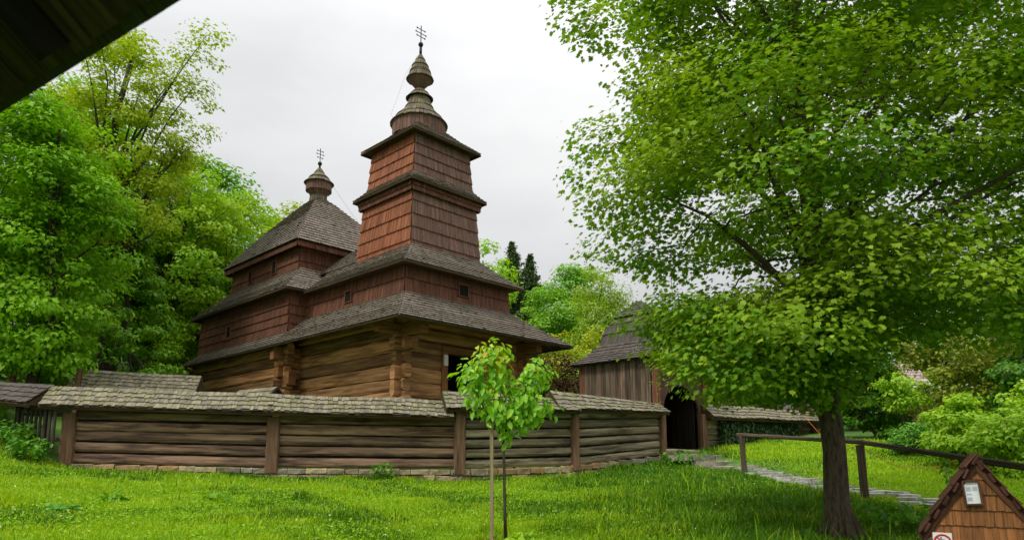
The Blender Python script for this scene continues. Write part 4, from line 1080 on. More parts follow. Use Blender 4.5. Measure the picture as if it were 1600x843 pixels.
for s in (-1, 1):
    for d_ in (.05, dpt-.05):
        mb = MB(); beam(mb, H_(s*.40, d_, hz-.1), H_(s*.40, d_, hb), .09, .09, nseg=2); mb.build('corner_post', M['kroof'], hut)
mb = MB(); beam(mb, H_(-hwid, -.0, hb-.03), H_(hwid, 0, hb-.03), .05, .06, up=(0, 0, 1), nseg=3)
for k in range(8):
    for (s, d0_, d1_) in ((0, 0, 0),):
        x = -.36+.72*(k+.5)/8; beam(mb, H_(x, .03, hz), H_(x, .03, hb-.05), .02, .086, up=sd, nseg=1)
for s in (-1, 1):
    for k in range(7):
        d_ = .1+(dpt-.2)*(k+.5)/7; beam(mb, H_(s*.41, d_, hz), H_(s*.41, d_, hb), .02, .13, up=axd, nseg=1)
mb.build('board_wall', M['wlog'], hut)
# info board
bd = thing('notice_board', H_(-.12, -.06, 1.2), 'small dark-framed notice with printed paper on the hut gable', 'notice')
tl = R(-4)
bt_, bu = (sd*math.cos(tl)+V((0, 0, 1))*math.sin(tl)*-1).normalized(), None
bu = (V((0, 0, 1))*math.cos(tl)+sd*math.sin(tl)).normalized()
bc = H_(-.055, -.035, 1.315)
def Bp(x, y, d): return bc+bt_*(x*.80)+bu*(y*.92)-axd*d
mb = MB()
for (a0_, b0_, a1_, b1_) in ((-.085, -.135, -.085, .135), (.085, -.135, .085, .135)): beam(mb, Bp(a0_, b0_, .01), Bp(a1_, b1_, .01), .02, .03, up=-axd, nseg=1, jit=0, chamf=.1)
for y in (-.125, .125): beam(mb, Bp(-.075, y, .008), Bp(.075, y, .008), .02, .026, up=-axd, nseg=1, jit=0, chamf=.1)
mb.build('frame', M['kroof'], bd)
mb = MB(); mb.face([Bp(-.08, -.12, .004), Bp(.08, -.12, .004), Bp(.08, .12, .004), Bp(-.08, .12, .004)]); pp = mb.build('paper', M['paper'], bd)
mb = MB()
def strip(x0, x1, y, h, mi=0): mb.face([Bp(x0, y, .0055), Bp(x1, y, .0055), Bp(x1, y+h, .0055), Bp(x0, y+h, .0055)], mi=mi)
strip(-.055, .05, .085, .008)
for k in range(6): strip(-.06, -.005, .062-k*.0085, .0045); strip(.008, .06, .062-k*.0085, .0045)
for k in range(5): strip(-.06, -.006, -.052-k*.0085, .0045)
for k in range(4): strip(-.055+k*.013, -.047+k*.013, -.022, .014, 1)
mb.build('print', [M['ink'], M['inkblue']], pp)
# prohibition sign under the hut's left eave
sg_c = H_(-.345, -.08, .83)
sign = thing('prohibition_sign', sg_c-V((0, 0, .1)), 'white prohibition sign with a red ring under the hut eave', 'sign')
def Sp(x, z, d): return sg_c+sd*x+V((0, 0, z))-axd*d
mb = MB(); beam(mb, Sp(0, -.1, 0), Sp(0, .088, 0), .012, .165, up=sd, nseg=1, jit=0, chamf=.04); mb.build('sign_plate', M['white'], sign)
mb = MB()
def ringp(r0_, r1_, d, mi=0, n=36):
    for k in range(n):
        a0, a1 = k/n*6.2832, (k+1)/n*6.2832
        mb.face([Sp(math.cos(a0)*r0_, math.sin(a0)*r0_-.005, d), Sp(math.cos(a1)*r0_, math.sin(a1)*r0_-.005, d), Sp(math.cos(a1)*r1_, math.sin(a1)*r1_-.005, d), Sp(math.cos(a0)*r1_, math.sin(a0)*r1_-.005, d)], mi=mi)
ringp(.062, .080, .0085)
c45 = math.cos(R(45)); 
mb.face([Sp(-.05, .036, .0095), Sp(-.04, .046, .0095), Sp(.05, -.046, .0095), Sp(.04, -.056, .0095)])
for q in ([(-.03, -.05), (-.018, -.05), (-.006, .02), (-.018, .024)], [(-.018, .024), (-.006, .02), (.02, .012), (.02, .022)], [(-.012, -.005), (-.008, .006), (.022, -.008), (.02, -.018)], [(-.02, .03), (-.006, .03), (-.004, .044), (-.018, .044)]):
    mb.face([Sp(x, z, .0078) for x, z in q], mi=1)
mb.build('symbol', [M['redpaint'], M['black']], sign)

# ------------------------------------------------------------------ porch the camera stands under
porch = thing('porch_roof', (-2.6, .4, .1), 'dark boarded porch roof edge overhanging the upper left corner', 'porch')
e0 = V((-.68, 1.87, 3.31)); e1 = V((-6.66, 5.75, 3.31)); nb = V((-.545, -.838, 0)); rise = .72
def PR(t, s, o=0.0):   # t along the eave, s up the slope
    return e0.lerp(e1, t)+nb*s+V((0, 0, s*rise+o))
mb = MB(); Ln = (e1-e0).length; nbd = int(Ln/.2)
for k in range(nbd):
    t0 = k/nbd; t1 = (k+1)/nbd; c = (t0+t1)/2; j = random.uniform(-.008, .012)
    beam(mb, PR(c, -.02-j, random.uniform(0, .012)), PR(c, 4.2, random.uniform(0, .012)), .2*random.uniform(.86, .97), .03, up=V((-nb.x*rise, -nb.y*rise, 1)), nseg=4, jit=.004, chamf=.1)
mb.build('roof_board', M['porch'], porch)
mb = MB()
sn = V((-nb.x*rise, -nb.y*rise, 1)).normalized()
shingles(mb, [PR(0, -.08, .05), PR(0, 4.2, .05)], [PR(1, -.08, .05), PR(1, 4.2, .05)], expo=.3, wid=.16, out=sn, jit=.008)
mb.build('shingle_cover', M['darkroof'], porch)
for k in range(7):
    t = (k+.35)/7; mb = MB(); beam(mb, PR(t, .05, -.09), PR(t, 4.2, -.09), .11, .13, up=sn, nseg=3); mb.build('rafter', M['porchdark'], porch)
mb = MB(); beam(mb, PR(-.02, .95, -.25), PR(1.0, .95, -.25), .18, .2, up=(0, 0, 1), nseg=6); mb.build('wall_plate', M['porchdark'], porch)
mb = MB()
w0, w1 = PR(.0, 3.3), PR(1, 3.3)
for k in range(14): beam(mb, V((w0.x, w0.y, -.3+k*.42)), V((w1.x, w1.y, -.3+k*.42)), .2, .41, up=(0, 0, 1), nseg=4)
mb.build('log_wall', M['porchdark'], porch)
for t in (.72, .98):
    q = PR(t, .95); mb = MB(); beam(mb, V((q.x, q.y, gz(q.x, q.y)-.2)), V((q.x, q.y, q.z-.3)), .17, .17, nseg=3); mb.build('post', M['porchdark'], porch)

# ------------------------------------------------------------------ woods on the left
def bx(px, d): return (px-800)/1075*d
gW = 'trees of the wood left of the church'
def fx(px, d, top, bot, rpx, **k): pass
tree('leafy_tree', (bx(20, 19.6), 20.6), 11.5, (bx(10, 19.6), 20.6, 8.4), (2.0, 2.0, 5.2), 150, .62, 26000, .17, L['lime'], 'tall bright leafy tree filling the left edge above the picket gate', group=gW, seed=2, flat=.42, droop=1.0, r0=.2, extra=[(bx(-20+i_*14, 20), 19.6+.3*(i_ % 3), 4.6+.25*(i_ % 4), .7, .6, .35) for i_ in range(9)])
tree('leafy_tree', (bx(-70, 21), 21), 12, (bx(-70, 21), 21.5, 9), (3, 2.5, 5.8), 90, .8, 12000, .2, L['deep'], 'dark leafy tree cut off by the left edge of the photo', group=gW, seed=12, flat=.5)
o_ex = [(bx(280, 25), 25, 18.4, .9, .8, .3), (bx(250, 25), 25, 17.6, .9, .8, .3), (bx(230, 25), 25, 16.7, 1.0, .8, .35), (bx(265, 25), 25, 16.2, .8, .8, .3), (bx(290, 25), 25, 15.4, .5, .5, .2), (bx(285, 25), 25, 14.3, .7, .6, .25), (bx(255, 25), 25, 13.8, .9, .8, .25), (bx(225, 25), 25, 13.4, .9, .8, .3), (bx(300, 25), 25, 17.2, .4, .4, .2), (bx(215, 25), 25, 12.0, .9, .8, .3), (bx(225, 25), 25, 10.6, .8, .8, .3)]
tree('sparse_tree', (bx(150, 25), 25.3), 16.5, (bx(135, 25), 25.3, 13.9), (2.7, 2.2, 5.4), 120, .65, 24000, .15, L['yellow'], 'tall sparse yellow-green tree with thin branches reaching right under the porch edge', group=gW, seed=3, flat=.45, r0=.26, nl=34, extra=o_ex, wob=.3)
tree('conical_tree', (bx(165, 25.5), 26), 7.6, (bx(165, 25.5), 26, 7.5), (2.6, 2.3, 3.5), 150, .5, 20000, .16, L['spruce'], 'drooping conical green tree rising behind the rear wall cap', group=gW, seed=4, flat=.35, profile=[(0, 1), (.35, .82), (.7, .42), (1, .05)], zpow=1.25, droop=1.1, r0=.16)
tree('leafy_tree', (bx(218, 32), 32), 14, (bx(270, 32), 32, 12.0), (2.7, 2.5, 4.3), 95, .72, 17000, .19, L['mid'], 'light green tree between the drooping conical tree and the round-topped one', group=gW, seed=5, flat=.42, r0=.2, nl=22, inner=.35, low=.3)
tree('leafy_tree', (bx(350, 35), 35), 14, (bx(345, 35), 35, 11.6), (2.9, 2.5, 4.6), 110, .75, 20000, .2, L['mid'], 'full round-topped tree close left of the nave roof', group=gW, seed=6, flat=.42, r0=.22)
tree('leafy_tree', (bx(110, 31), 31), 15.5, (bx(85, 31), 31, 14.6), (2.8, 2.4, 5.6), 100, .75, 16000, .2, L['lime'], 'tall bright tree rising behind the leftmost one under the porch edge', group=gW, seed=9, flat=.42)
tree('young_tree', (bx(268, 32), 32.5), 6.2, (bx(268, 32), 32.5, 7.0), (1.7, 1.5, 2.0), 60, .5, 9000, .17, L['bright'], 'small yellow-green young tree beside the left end of the nave', group=gW, seed=7, flat=.4, r0=.1)
tree('leafy_tree', (bx(60, 27), 28), 12, (bx(80, 28), 28, 9), (2.6, 2.2, 5.5), 90, .75, 14000, .2, L['lime'], 'leafy green tree behind the tall bright one at the left', group=gW, seed=8, flat=.45)
for i, (px, d, h, r_, mt, lb) in enumerate(((120, 38, 15, 3.4, 'deep', 'dark green tree deep in the wood behind the sparse yellow-green tree'), (205, 42, 15, 3.6, 'deep', 'dark tree deep in the wood behind the light green tree beside the conical one'), (300, 44, 14.5, 3.4, 'grn', 'shaded green tree deep in the wood left of the round-topped tree'), (395, 46, 12.5, 2.8, 'mid', 'rearmost light tree showing just left of the nave roof'), (20, 36, 15, 3.5, 'deep', 'dark tree deep in the wood behind the bright tree at the left edge'), (260, 37, 9, 3, 'deep', 'low dark understorey tree behind the small yellow-green tree'), (170, 33, 8.5, 2.6, 'deep', 'low dark understorey tree behind the conical drooping tree'), (345, 40, 8.5, 3.0, 'deep', 'low dark understorey tree behind the nave corner'))):
    tree('forest_tree', (bx(px, d), d), h, (bx(px, d), d, gz(bx(px, d), d)+h*.56), (r_, r_*.9, h*.46), 75, 1.0, 9000, .3, L[mt], lb, group=gW, seed=20+i, flat=.5, nl=8, r0=.2)
tree('leafy_tree', (bx(445, 47), 47), 15, (bx(447, 47), 47, 15.5), (2.0, 2, 5), 40, .8, 5000, .25, L['yellow'], 'pale yellow-green treetop showing left of the nave cupola', group=gW, seed=31, flat=.5)
tree('leafy_tree', (bx(552, 50), 50), 16, (bx(556, 50), 50, 15.4), (1.8, 2, 4.6), 40, .8, 5000, .25, L['yellow'], 'yellow-green treetop showing between nave roof and tower', group=gW, seed=32, flat=.5)

# ------------------------------------------------------------------ trees right of the church
gR = 'trees between the church and the big maple'
tree('leafy_tree', (bx(765, 42), 42), 13, (bx(750, 42), 42, 11.0), (2.0, 2, 4.7), 80, .75, 15000, .22, L['bright'], 'yellow-green tree rising straight behind the tower base', group=gR, seed=41, flat=.45)
def conifer(px, d, ztop, w, lb, seed):
    x = bx(px, d); zb = gz(x, d); t = thing('fir_tree', (x, d, zb), lb, 'fir tree', 'dark firs on the skyline')
    mb = MB(); tube(mb, [(x, d, zb-.1), (x, d, ztop)], [.22, .03], 8); mb.build('trunk', M['bark2'], t, True)
    rg = np.random.default_rng(seed); H = ztop-zb; P = []; NN = []
    for k in range(34):
        z = zb+H*(.25+.74*k/33); r = w*max(1-(z-zb-.25*H)/(H*.745), 0)**.9+.05
        for a in rg.uniform(0, 6.283, 9):
            rr = r*rg.uniform(.7, 1.15); m_ = int(60*rr)+12
            tt = rg.uniform(0, 1, m_); 
            P.append(np.c_[x+np.cos(a)*rr*tt+rg.normal(0, .06, m_), d+np.sin(a)*rr*tt+rg.normal(0, .06, m_), z-.28*rr*tt+.1*rr*tt*tt+rg.normal(0, .07, m_)])
    P = np.concatenate(P); leaves('crown', P, np.tile([0, 0, 1.], (len(P), 1))+RNG.normal(size=P.shape)*.5, .22, L['fir'], t, QUAD, droop=.5)
conifer(800, 52, 18.8, 3.5, 'taller pointed dark fir on the skyline right of the tower', 51)
conifer(829, 54, 18.4, 3.4, 'shorter dark fir on the skyline, right of its taller neighbour', 52)
tree('maple_tree', (bx(850, 38), 38), 10, (bx(866, 38), 38, 8.0), (2.3, 2.2, 3.6), 90, .7, 14000, .19, L['grn'], 'rounded green tree just right of the church eaves', group=gR, seed=42, flat=.45)
tree('maple_tree', (bx(905, 41), 41), 11.5, (bx(905, 41), 41, 9.6), (2.4, 2.2, 4.2), 90, .75, 14000, .2, L['grn'], 'taller green tree behind the weeping birch', group=gR, seed=43, flat=.45)
tree('birch_tree', (bx(940, 34), 34), 9.5, (bx(938, 34), 34, 8.0), (1.5, 1.5, 3.4), 90, .5, 13000, .13, L['birch'], 'pale weeping birch above the gatehouse roof', group=gR, seed=44, flat=.9, droop=1.6, r0=.12)
tree('yellow_shrub', (bx(888, 32), 32), 4.4, (bx(888, 32), 32, 5.9), (1.3, 1.1, 1.9), 50, .42, 6500, .13, L['gold'], 'yellow-green shrub between the church eaves and the birch', 'shrub', seed=45, flat=.6, r0=.07)
tree('yellow_shrub', (bx(935, 31), 31), 4.2, (bx(932, 31), 31, 6.0), (.8, .8, 1.7), 30, .35, 3000, .12, L['gold'], 'smaller yellow shrub partly hidden by the weeping birch', 'shrub', seed=46, flat=.6, r0=.06)
tree('pale_shrub', (bx(920, 29.5), 29.5), 3.6, (bx(918, 29.5), 29.5, 5.1), (.95, .9, 1.5), 40, .36, 5500, .12, L['birch'], 'pale green shrub left of the gatehouse roof', 'shrub', seed=47, flat=.6, r0=.06)
tree('plum_shrub', (bx(880, 26.8), 27.2), 3.2, (bx(880, 27), 27.2, 4.5), (1.1, .9, 1.55), 55, .36, 8000, .1, L['plum'], 'dark purple-leaved shrub between the church and the gatehouse', 'shrub', seed=48, flat=.8, r0=.06)
# behind the maple and on the right
gB = 'trees beyond the lawn on the right'
for i, (px, d, zc, rx, rz, mt, n, ls, nm, lb) in enumerate((
   (1010, 36, 6.6, 2.2, 3.4, 'grn', 9000, .2, 'maple_tree', 'green tree behind the gatehouse roof'),
   (1120, 34, 5.8, 2.4, 2.8, 'mid', 9000, .2, 'leafy_tree', 'light green tree behind the right corner of the gatehouse'),
   (1190, 40, 5.6, 2.2, 2.6, 'grn', 7000, .22, 'maple_tree', 'far green tree above the ivy wall'),
   (1358, 24.5, 3.9, 1.2, 1.9, 'deep', 13000, .13, 'yew_tree', 'dark dense yew right of the maple trunk'),
   (1330, 29, 5.0, 1.6, 2.4, 'deep', 9000, .16, 'yew_tree', 'second dark yew directly behind the maple trunk'),
   (1412, 23, 4.0, .8, .65, 'shrub', 2400, .12, 'shrub', 'pale airy shrub leaning over the slat fence'),
   (1480, 24, 4.6, 1.7, 2.2, 'olive', 9000, .14, 'shrub', 'olive brown shrub behind the leafy bushes at the right'),
   (1560, 25, 5.2, 1.8, 2.7, 'olive', 9000, .15, 'tree', 'tall olive tree at the right edge of the lawn'),
   (1600, 22, 4.8, 1.3, 2.4, 'deep', 8000, .15, 'tree', 'dark tree cut off by the right edge of the photo'),
   (1500, 17.2, 2.35, .85, .95, 'shrub', 5200, .12, 'shrub', 'leafy light green bush at the lawn edge left of the hut ridge'),
   (1568, 16, 2.0, .95, .95, 'shrub', 5200, .12, 'shrub', 'low bright bush directly above the hut roof'),
   (1425, 19.5, 2.25, .75, .45, 'nettle', 2600, .1, 'shrub', 'flat low shrub at the far edge of the lawn'),
   (1620, 17.5, 2.6, .9, 1.3, 'shrub', 4500, .12, 'shrub', 'light bush at the right edge of the frame above the rail'),
   (1450, 38, 6.5, 3, 3.4, 'grn', 8000, .24, 'maple_tree', 'far tree behind the pink roofed house'),
   (1560, 40, 7.5, 3.4, 4.4, 'mid', 9000, .25, 'leafy_tree', 'tall far tree at the right edge behind the olive tree'),
   (1280, 44, 6.0, 2.6, 3.0, 'grn', 7000, .25, 'maple_tree', 'far green tree behind the log house'))):
    x = bx(px, d); g0 = gz(x, d)
    tree(nm, (x, d), max(zc+rz-g0, .8), (x, d, zc), (rx, rx*.85, rz), 60, rx*.3, n, ls, L[mt], lb, 'shrub' if nm == 'shrub' else 'tree', group=gB if nm != 'shrub' else 'shrubs beyond the lawn', seed=60+i, flat=.5, r0=max(.05, rx*.06), nl=10)

# far buildings and fence
lh = thing('log_house', (bx(1255, 34), 35, 2.6), 'dark log house glimpsed through the maple left of its trunk', 'house')
hx0, hx1 = bx(1212, 34), bx(1300, 34)
mb = MB()
for k in range(12): beam(mb, (hx0, 34.3, 2.6+k*.24), (hx1, 35.2, 2.6+k*.24), .22, .235, up=(0, 0, 1), nseg=4)
for k in range(12): beam(mb, (hx0, 34.3, 2.6+k*.24), (hx0-1.5, 37.6, 2.6+k*.24), .22, .235, up=(0, 0, 1), nseg=3)
mb.build('wall', M['wlog'], lh)
mb = MB(); shingles(mb, [V((hx0-.5, 33.7, 5.3)), V((hx0-.2, 35.8, 7.3))], [V((hx1+.4, 34.6, 5.3)), V((hx1+.1, 36.7, 7.3))], expo=.25, wid=.2, out=(0, -1, 1))
shingles(mb, [V((hx0-1.6, 38.2, 5.3)), V((hx0-.2, 35.8, 7.3))], [V((hx1-.8, 39, 5.3)), V((hx1+.1, 36.7, 7.3))], expo=.25, wid=.2, out=(0, 1, 1)); mb.build('roof', M['darkroof'], lh)
mb = MB(); beam(mb, (hx0+1.0, 34.35, 4.1), (hx0+1.6, 34.5, 4.1), .06, .5, up=(0, 0, 1), nseg=1); w_ = mb.build('window', M['white'], lh)
ls_ = thing('lean_to', (bx(1240, 31), 31, 2.4), 'low lean-to with a grey boarded roof behind the ivy wall', 'shed')
q0, q1 = bx(1222, 31), bx(1275, 31)
mb = MB(); shingles(mb, [V((q0-.2, 30.6, 3.95)), V((q0+.3, 31.6, 4.55))], [V((q1+.3, 31.0, 3.95)), V((q1, 31.9, 4.55))], expo=.6, wid=.13, out=(0, -1, 1)); mb.build('roof', M['darkroof'], ls_)
mb = MB()
for k in range(8): beam(mb, (q0, 30.9, 2.3+k*.2), (q1, 31.2, 2.3+k*.2), .2, .2, up=(0, 0, 1), nseg=3)
mb.build('wall', M['wlog'], ls_)
ph = thing('far_house', (bx(1418, 36), 37, 3), 'far house with a faded pink roof showing between the trees', 'house')
k0, k1 = bx(1385, 34), bx(1440, 34)
mb = MB(); shingles(mb, [V((k0, 33, 5.35)), V((k0+.2, 34.6, 6.6))], [V((k1, 33, 5.35)), V((k1+.2, 34.6, 6.6))], expo=.3, wid=.3, out=(0, -1, 1))
shingles(mb, [V((k0, 36.2, 5.35)), V((k0+.2, 34.6, 6.6))], [V((k1, 36.2, 5.35)), V((k1+.2, 34.6, 6.6))], expo=.3, wid=.3, out=(0, 1, 1))
mb.build('roof', wood('pink_tile', '#8a7870', '#b8a69e', grain=(2, 10), isl=.3), ph)
mb = MB()
for k in range(10): beam(mb, (k0+.2, 33.4, 2.8+k*.26), (k1-.2, 33.4, 2.8+k*.26), .2, .25, up=(0, 0, 1), nseg=2)
for x in (k0+.3, k1-.3):
    for k in range(10): beam(mb, (x, 33.5, 2.8+k*.26), (x, 35.8, 2.8+k*.26), .2, .25, up=(0, 0, 1), nseg=2)
mb.build('wall', M['wlog'], ph)
sf = thing('slat_fence', (bx(1418, 26), 26, 2.6), 'grey horizontal slat fence half hidden under the pale airy shrub', 'fence')
for x in (bx(1380, 26), bx(1418, 26), bx(1450, 26)):
    mb = MB(); beam(mb, (x, 26, gz(x, 26)-.1), (x, 26, 4.0), .1, .1, nseg=2); mb.build('post', M['picket'], sf)
for k in range(6):
    mb = MB(); beam(mb, (bx(1372+k*5, 26), 25.93, 2.75+k*.21), (bx(1440+k*2.5, 26), 25.93, 2.8+k*.21), .03, .07, up=(0, 0, 1), nseg=3); mb.build('slat', M['stake'], sf)
# wire fence at the left
wf = thing('wire_fence', (-13.6, 20.6, 3.2), 'wire mesh fence on pale wooden posts behind the covered gate', 'fence')
for x, y, zt in ((-14.85, 20.3, 4.6), (-13.1, 20.6, 4.45), (-16.6, 20.1, 4.8)):
    mb = MB(); beam(mb, (x, y, gz(x, y)-.2), (x+.05, y, zt), .15, .15, nseg=3, chamf=.28); mb.build('post', M['wpost'], wf)
mb = MB()
for k in range(8):
    z = 3.2+k*.16; tube(mb, [(-16.6, 20.1, z+.35), (-14.85, 20.3, z+.1), (-13.1, 20.6, z-.03)], [.003]*3, 4, cap=False)
for k in range(30):
    t = k/29; x = -16.6+3.5*t; y = 20.1+.5*t; tube(mb, [(x, y, 3.3), (x, y, 4.65-.3*t)], [.003]*2, 4, cap=False)
mb.build('wire_mesh', M['iron'], wf)

# ------------------------------------------------------------------ ivy, nettles, grass
def wallpts(n, c0_, c1_, z0, z1, off, fade):
    t = RNG.uniform(0, 1, n); d = np.array(c1_)-np.array(c0_)
    top = z1-.25*np.sin(t*9)**2*0-fade*np.abs(RNG.normal(size=n))*.2
    z = z0+(top-z0)*RNG.uniform(0, 1, n)
    nn = np.array([d[1], -d[0], 0]); nn = nn/np.linalg.norm(nn)
    o_ = off+np.abs(RNG.normal(size=n))*.08+(z1-z)*.12*RNG.uniform(0, 1, n)
    p = np.array(c0_)[None]+d[None]*t[:, None]+nn[None]*o_[:, None]; p[:, 2] = z
    return p, nn, t
p, nn, t = wallpts(9000, (7.0, 23.85, 0), (11.0, 27.24, 0), 1.9, 3.3, .16, 1)
strand = np.sin(t*60)+.8*np.sin(t*23+1); keep = (strand > -.5+1.2*(p[:, 2]-2.0)*0) | (RNG.uniform(size=len(p)) < .45)
p = p[keep]
ivy = leaves('ivy', p, np.tile(nn, (len(p), 1))+RNG.normal(size=p.shape)*.4+np.array([0, 0, .4]), .1, L['ivy'], None, OV, droop=1.5, loc=(9, 25.5, 2)); tag(ivy, 'dark green ivy hanging down the wall right of the gatehouse', 'ivy')

def plant(name, x, y, n, h, r_, ls, mat, label, cat='plant', group=None, tmpl=OV):
    z = gz(x, y); t = thing(name, (x, y, z), label, cat, group); mb = MB(); P = []; Q = []
    for k in range(n):
        a = random.uniform(0, 6.283); rr = r_*math.sqrt(random.random()); hh = h*random.uniform(.55, 1.1)
        bx_, by_ = x+math.cos(a)*rr*.6, y+math.sin(a)*rr*.6
        tube(mb, [(bx_, by_, z-.03), (bx_+math.cos(a)*rr*.2, by_+math.sin(a)*rr*.2, z+hh*.6), (x+math.cos(a)*rr, y+math.sin(a)*rr, z+hh)], [.006, .005, .003], 4, cap=False)
        for j in range(8):
            f = .25+.75*j/7
            P.append((bx_+(x+math.cos(a)*rr-bx_)*f+random.uniform(-.03, .03), by_+(y+math.sin(a)*rr-by_)*f+random.uniform(-.03, .03), z+hh*f))
    mb.build('stem', mat, t); P = np.array(P); P[:, 2] = np.maximum(P[:, 2], z+.03)
    leaves('foliage', P, np.tile([0, -.2, 1.], (len(P), 1))+RNG.normal(size=P.shape)*.45, ls, mat, t, tmpl, droop=.3)
plant('nettle_patch', -12.05, 16.6, 46, .55, .62, .12, L['nettle'], 'leafy nettles growing below the picket gate', 'nettles')
plant('nettle_patch', -11.3, 16.3, 30, .5, .5, .12, L['nettle'], 'leafy nettles against the corner post of the enclosure wall', 'nettles')
plant('nettle_patch', -13.6, 17.4, 50, .55, .8, .13, L['shrub'], 'bright weeds on the slope left of the picket gate', 'weeds')
plant('dock_plant', -5.1, 12.0, 9, .13, .22, .17, L['nettle'], 'low broad-leaved dock plant in the middle of the left lawn', 'plant')
plant('dock_plant', -6.6, 11.6, 7, .1, .2, .16, L['nettle'], 'small broad-leaved dock plant farther left in the lawn', 'plant')
plant('dock_plant', -6.55, 10.2, 8, .1, .2, .15, L['nettle'], 'broad-leaved dock plant near the bottom left of the lawn', 'plant')
plant('dock_plant', .12, 9.15, 12, .2, .18, .12, L['shrub'], 'leafy weed growing at the foot of the sapling', 'plant')
plant('thistle_plant', 7.0, 11.2, 5, .95, .12, .11, L['nettle'], 'tall single-stemmed weed left of the hut by the path', 'plant')
plant('fern_plant', 5.4, 9.9, 24, .42, .5, .13, L['nettle'], 'weedy clump right of the maple trunk', 'plant')
plant('nettle_patch', -3.2, 17.4, 14, .4, .35, .1, L['nettle'], 'weeds at the stone footing left of the middle post', 'weeds')
plant('nettle_patch', 4.9, 19.9, 40, .45, .7, .1, L['nettle'], 'dark weeds on the bank below the gatehouse threshold', 'weeds')

def wall_y(x): return np.interp(x, [-20, -16, -11.4, -6, -1.4, 1.7, 4.5, 6.5, 12.8], [22, 20, 16.8, 17.4, 18.0, 19.1, 20.95, 23.2, 28.5])
pa = np.array([[p_.x, p_.y] for p_ in pl])
def path_dist(x, y):
    d = np.full(len(x), 9.)
    for i in range(len(pa)-1):
        a, b_ = pa[i], pa[i+1]; ab = b_-a; tt = np.clip(((x-a[0])*ab[0]+(y-a[1])*ab[1])/(ab@ab), 0, 1)
        d = np.minimum(d, np.hypot(x-a[0]-ab[0]*tt, y-a[1]-ab[1]*tt))
    return d
def scatter(n, near=6.0, far=27, amin=-52, amax=48):
    a = np.radians(RNG.uniform(amin, amax, n)); r = near*(far/near)**(RNG.uniform(0, 1, n)**.85)
    x = np.sin(a)*r; y = np.cos(a)*r
    k = (y < wall_y(x)-.18) & (path_dist(x, y) > .22+.22*RNG.uniform(size=n)**.5)
    k &= ~((np.hypot((x-sx+.05)/1.3, y-sy+.1) < .34) & (RNG.uniform(size=n) < .8))
    k &= ~((np.abs(x-5.85+(y-20)*.25) < .7) & (np.abs(y-20.0) < .9) & (RNG.uniform(size=n) < .93))
    k &= ~((np.abs(x-4.75) < .62) & (np.abs(y-7.6) < .6)) & (np.hypot(x-mx, y-my) > .24)
    return x[k], y[k], r[k]
def noise2(x, y, s, ph=0): return np.sin(x*s+1.3*np.sin(y*s*.7+ph)+ph)*np.sin(y*s*.9+1.7*np.sin(x*s*.6-ph))
x, y, r = scatter(800000)
wy = wall_y(x)-y
h = .030+.026*(noise2(x, y, 1.1)+1)/2+.03*(noise2(x, y, 3.7, 2)+1)/2
shade_long = np.clip((x-.4)/2.6, 0, 1)*np.clip((7.2-x)/1.0, 0, 1)*.85  # band by the maple: longer blades, and tree shade painted in by darker ones
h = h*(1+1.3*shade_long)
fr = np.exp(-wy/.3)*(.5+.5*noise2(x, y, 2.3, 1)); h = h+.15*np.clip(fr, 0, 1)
bc_ = RNG.uniform(-1, 1, (90, 3))*np.array([9, 5, 1])+np.array([-2, 12.5, 0])
for (cx_, cy_, k_) in bc_:
    h = h+.09*(.4+abs(k_))*np.exp(-((x-cx_)**2+(y-cy_)**2)/(.10+.12*abs(k_))**2)
bare = (wy > .35) & (wy < .85) & (x < 0) & (RNG.uniform(size=len(x)) < .55); 
h *= .35+.65*np.clip((path_dist(x, y)-.5)/1.2, 0, 1); h *= RNG.uniform(.55, 1.35, len(x)); tall = RNG.uniform(size=len(x)) < .012; h[tall] *= 2.3
k = ~bare; x, y, r, h, fr, shade_long = x[k], y[k], r[k], h[k], fr[k], shade_long[k]
n = len(x); z = ground_np(x, y)
az = RNG.uniform(0, 6.283, n); lean = RNG.uniform(.15, .75, n)*h
w = (.0028+.0005*r)*RNG.uniform(.7, 1.3, n)
dx, dy = np.cos(az), np.sin(az); a2 = az+RNG.normal(1.57, .5, n); px_, py_ = np.cos(a2)*w, np.sin(a2)*w
v = np.empty((n, 5, 3))
v[:, 0] = np.c_[x-px_, y-py_, z-.01]; v[:, 1] = np.c_[x+px_, y+py_, z-.01]
v[:, 2] = np.c_[x+px_*.75+dx*lean*.35, y+py_*.75+dy*lean*.35, z+h*.6]; v[:, 3] = np.c_[x-px_*.75+dx*lean*.35, y-py_*.75+dy*lean*.35, z+h*.6]
v[:, 4] = np.c_[x+dx*lean, y+dy*lean, z+h]
me = bpy.data.meshes.new('grass'); me.vertices.add(n*5); me.vertices.foreach_set('co', v.astype('f').ravel())
me.loops.add(n*7); me.polygons.add(n*2)
li = np.array([0, 1, 2, 3, 3, 2, 4]); me.loops.foreach_set('vertex_index', (np.arange(n)[:, None]*5+li).astype('i').ravel())
me.polygons.foreach_set('loop_start', (np.arange(n)[:, None]*7+np.array([0, 4])).astype('i').ravel()); me.polygons.foreach_set('loop_total', np.tile([4, 3], n).astype('i'))
L['grass'] = leaf('lawn_grass', ['#5c9810', '#84bc1e', '#74ae16', '#9cca2c', '#94b23a'], .35, patch='#a2ca2a', pscale=.9, pamt=.45)
L['longshadegrass'] = leaf('long_and_shade_grass', ['#30680c', '#487f14', '#3c7410', '#5c921f'], .3)  # dark blades: wall-foot tufts, scattered patches, and the maple's shade put into the colour
me.materials.append(L['grass']); me.materials.append(L['longshadegrass'])
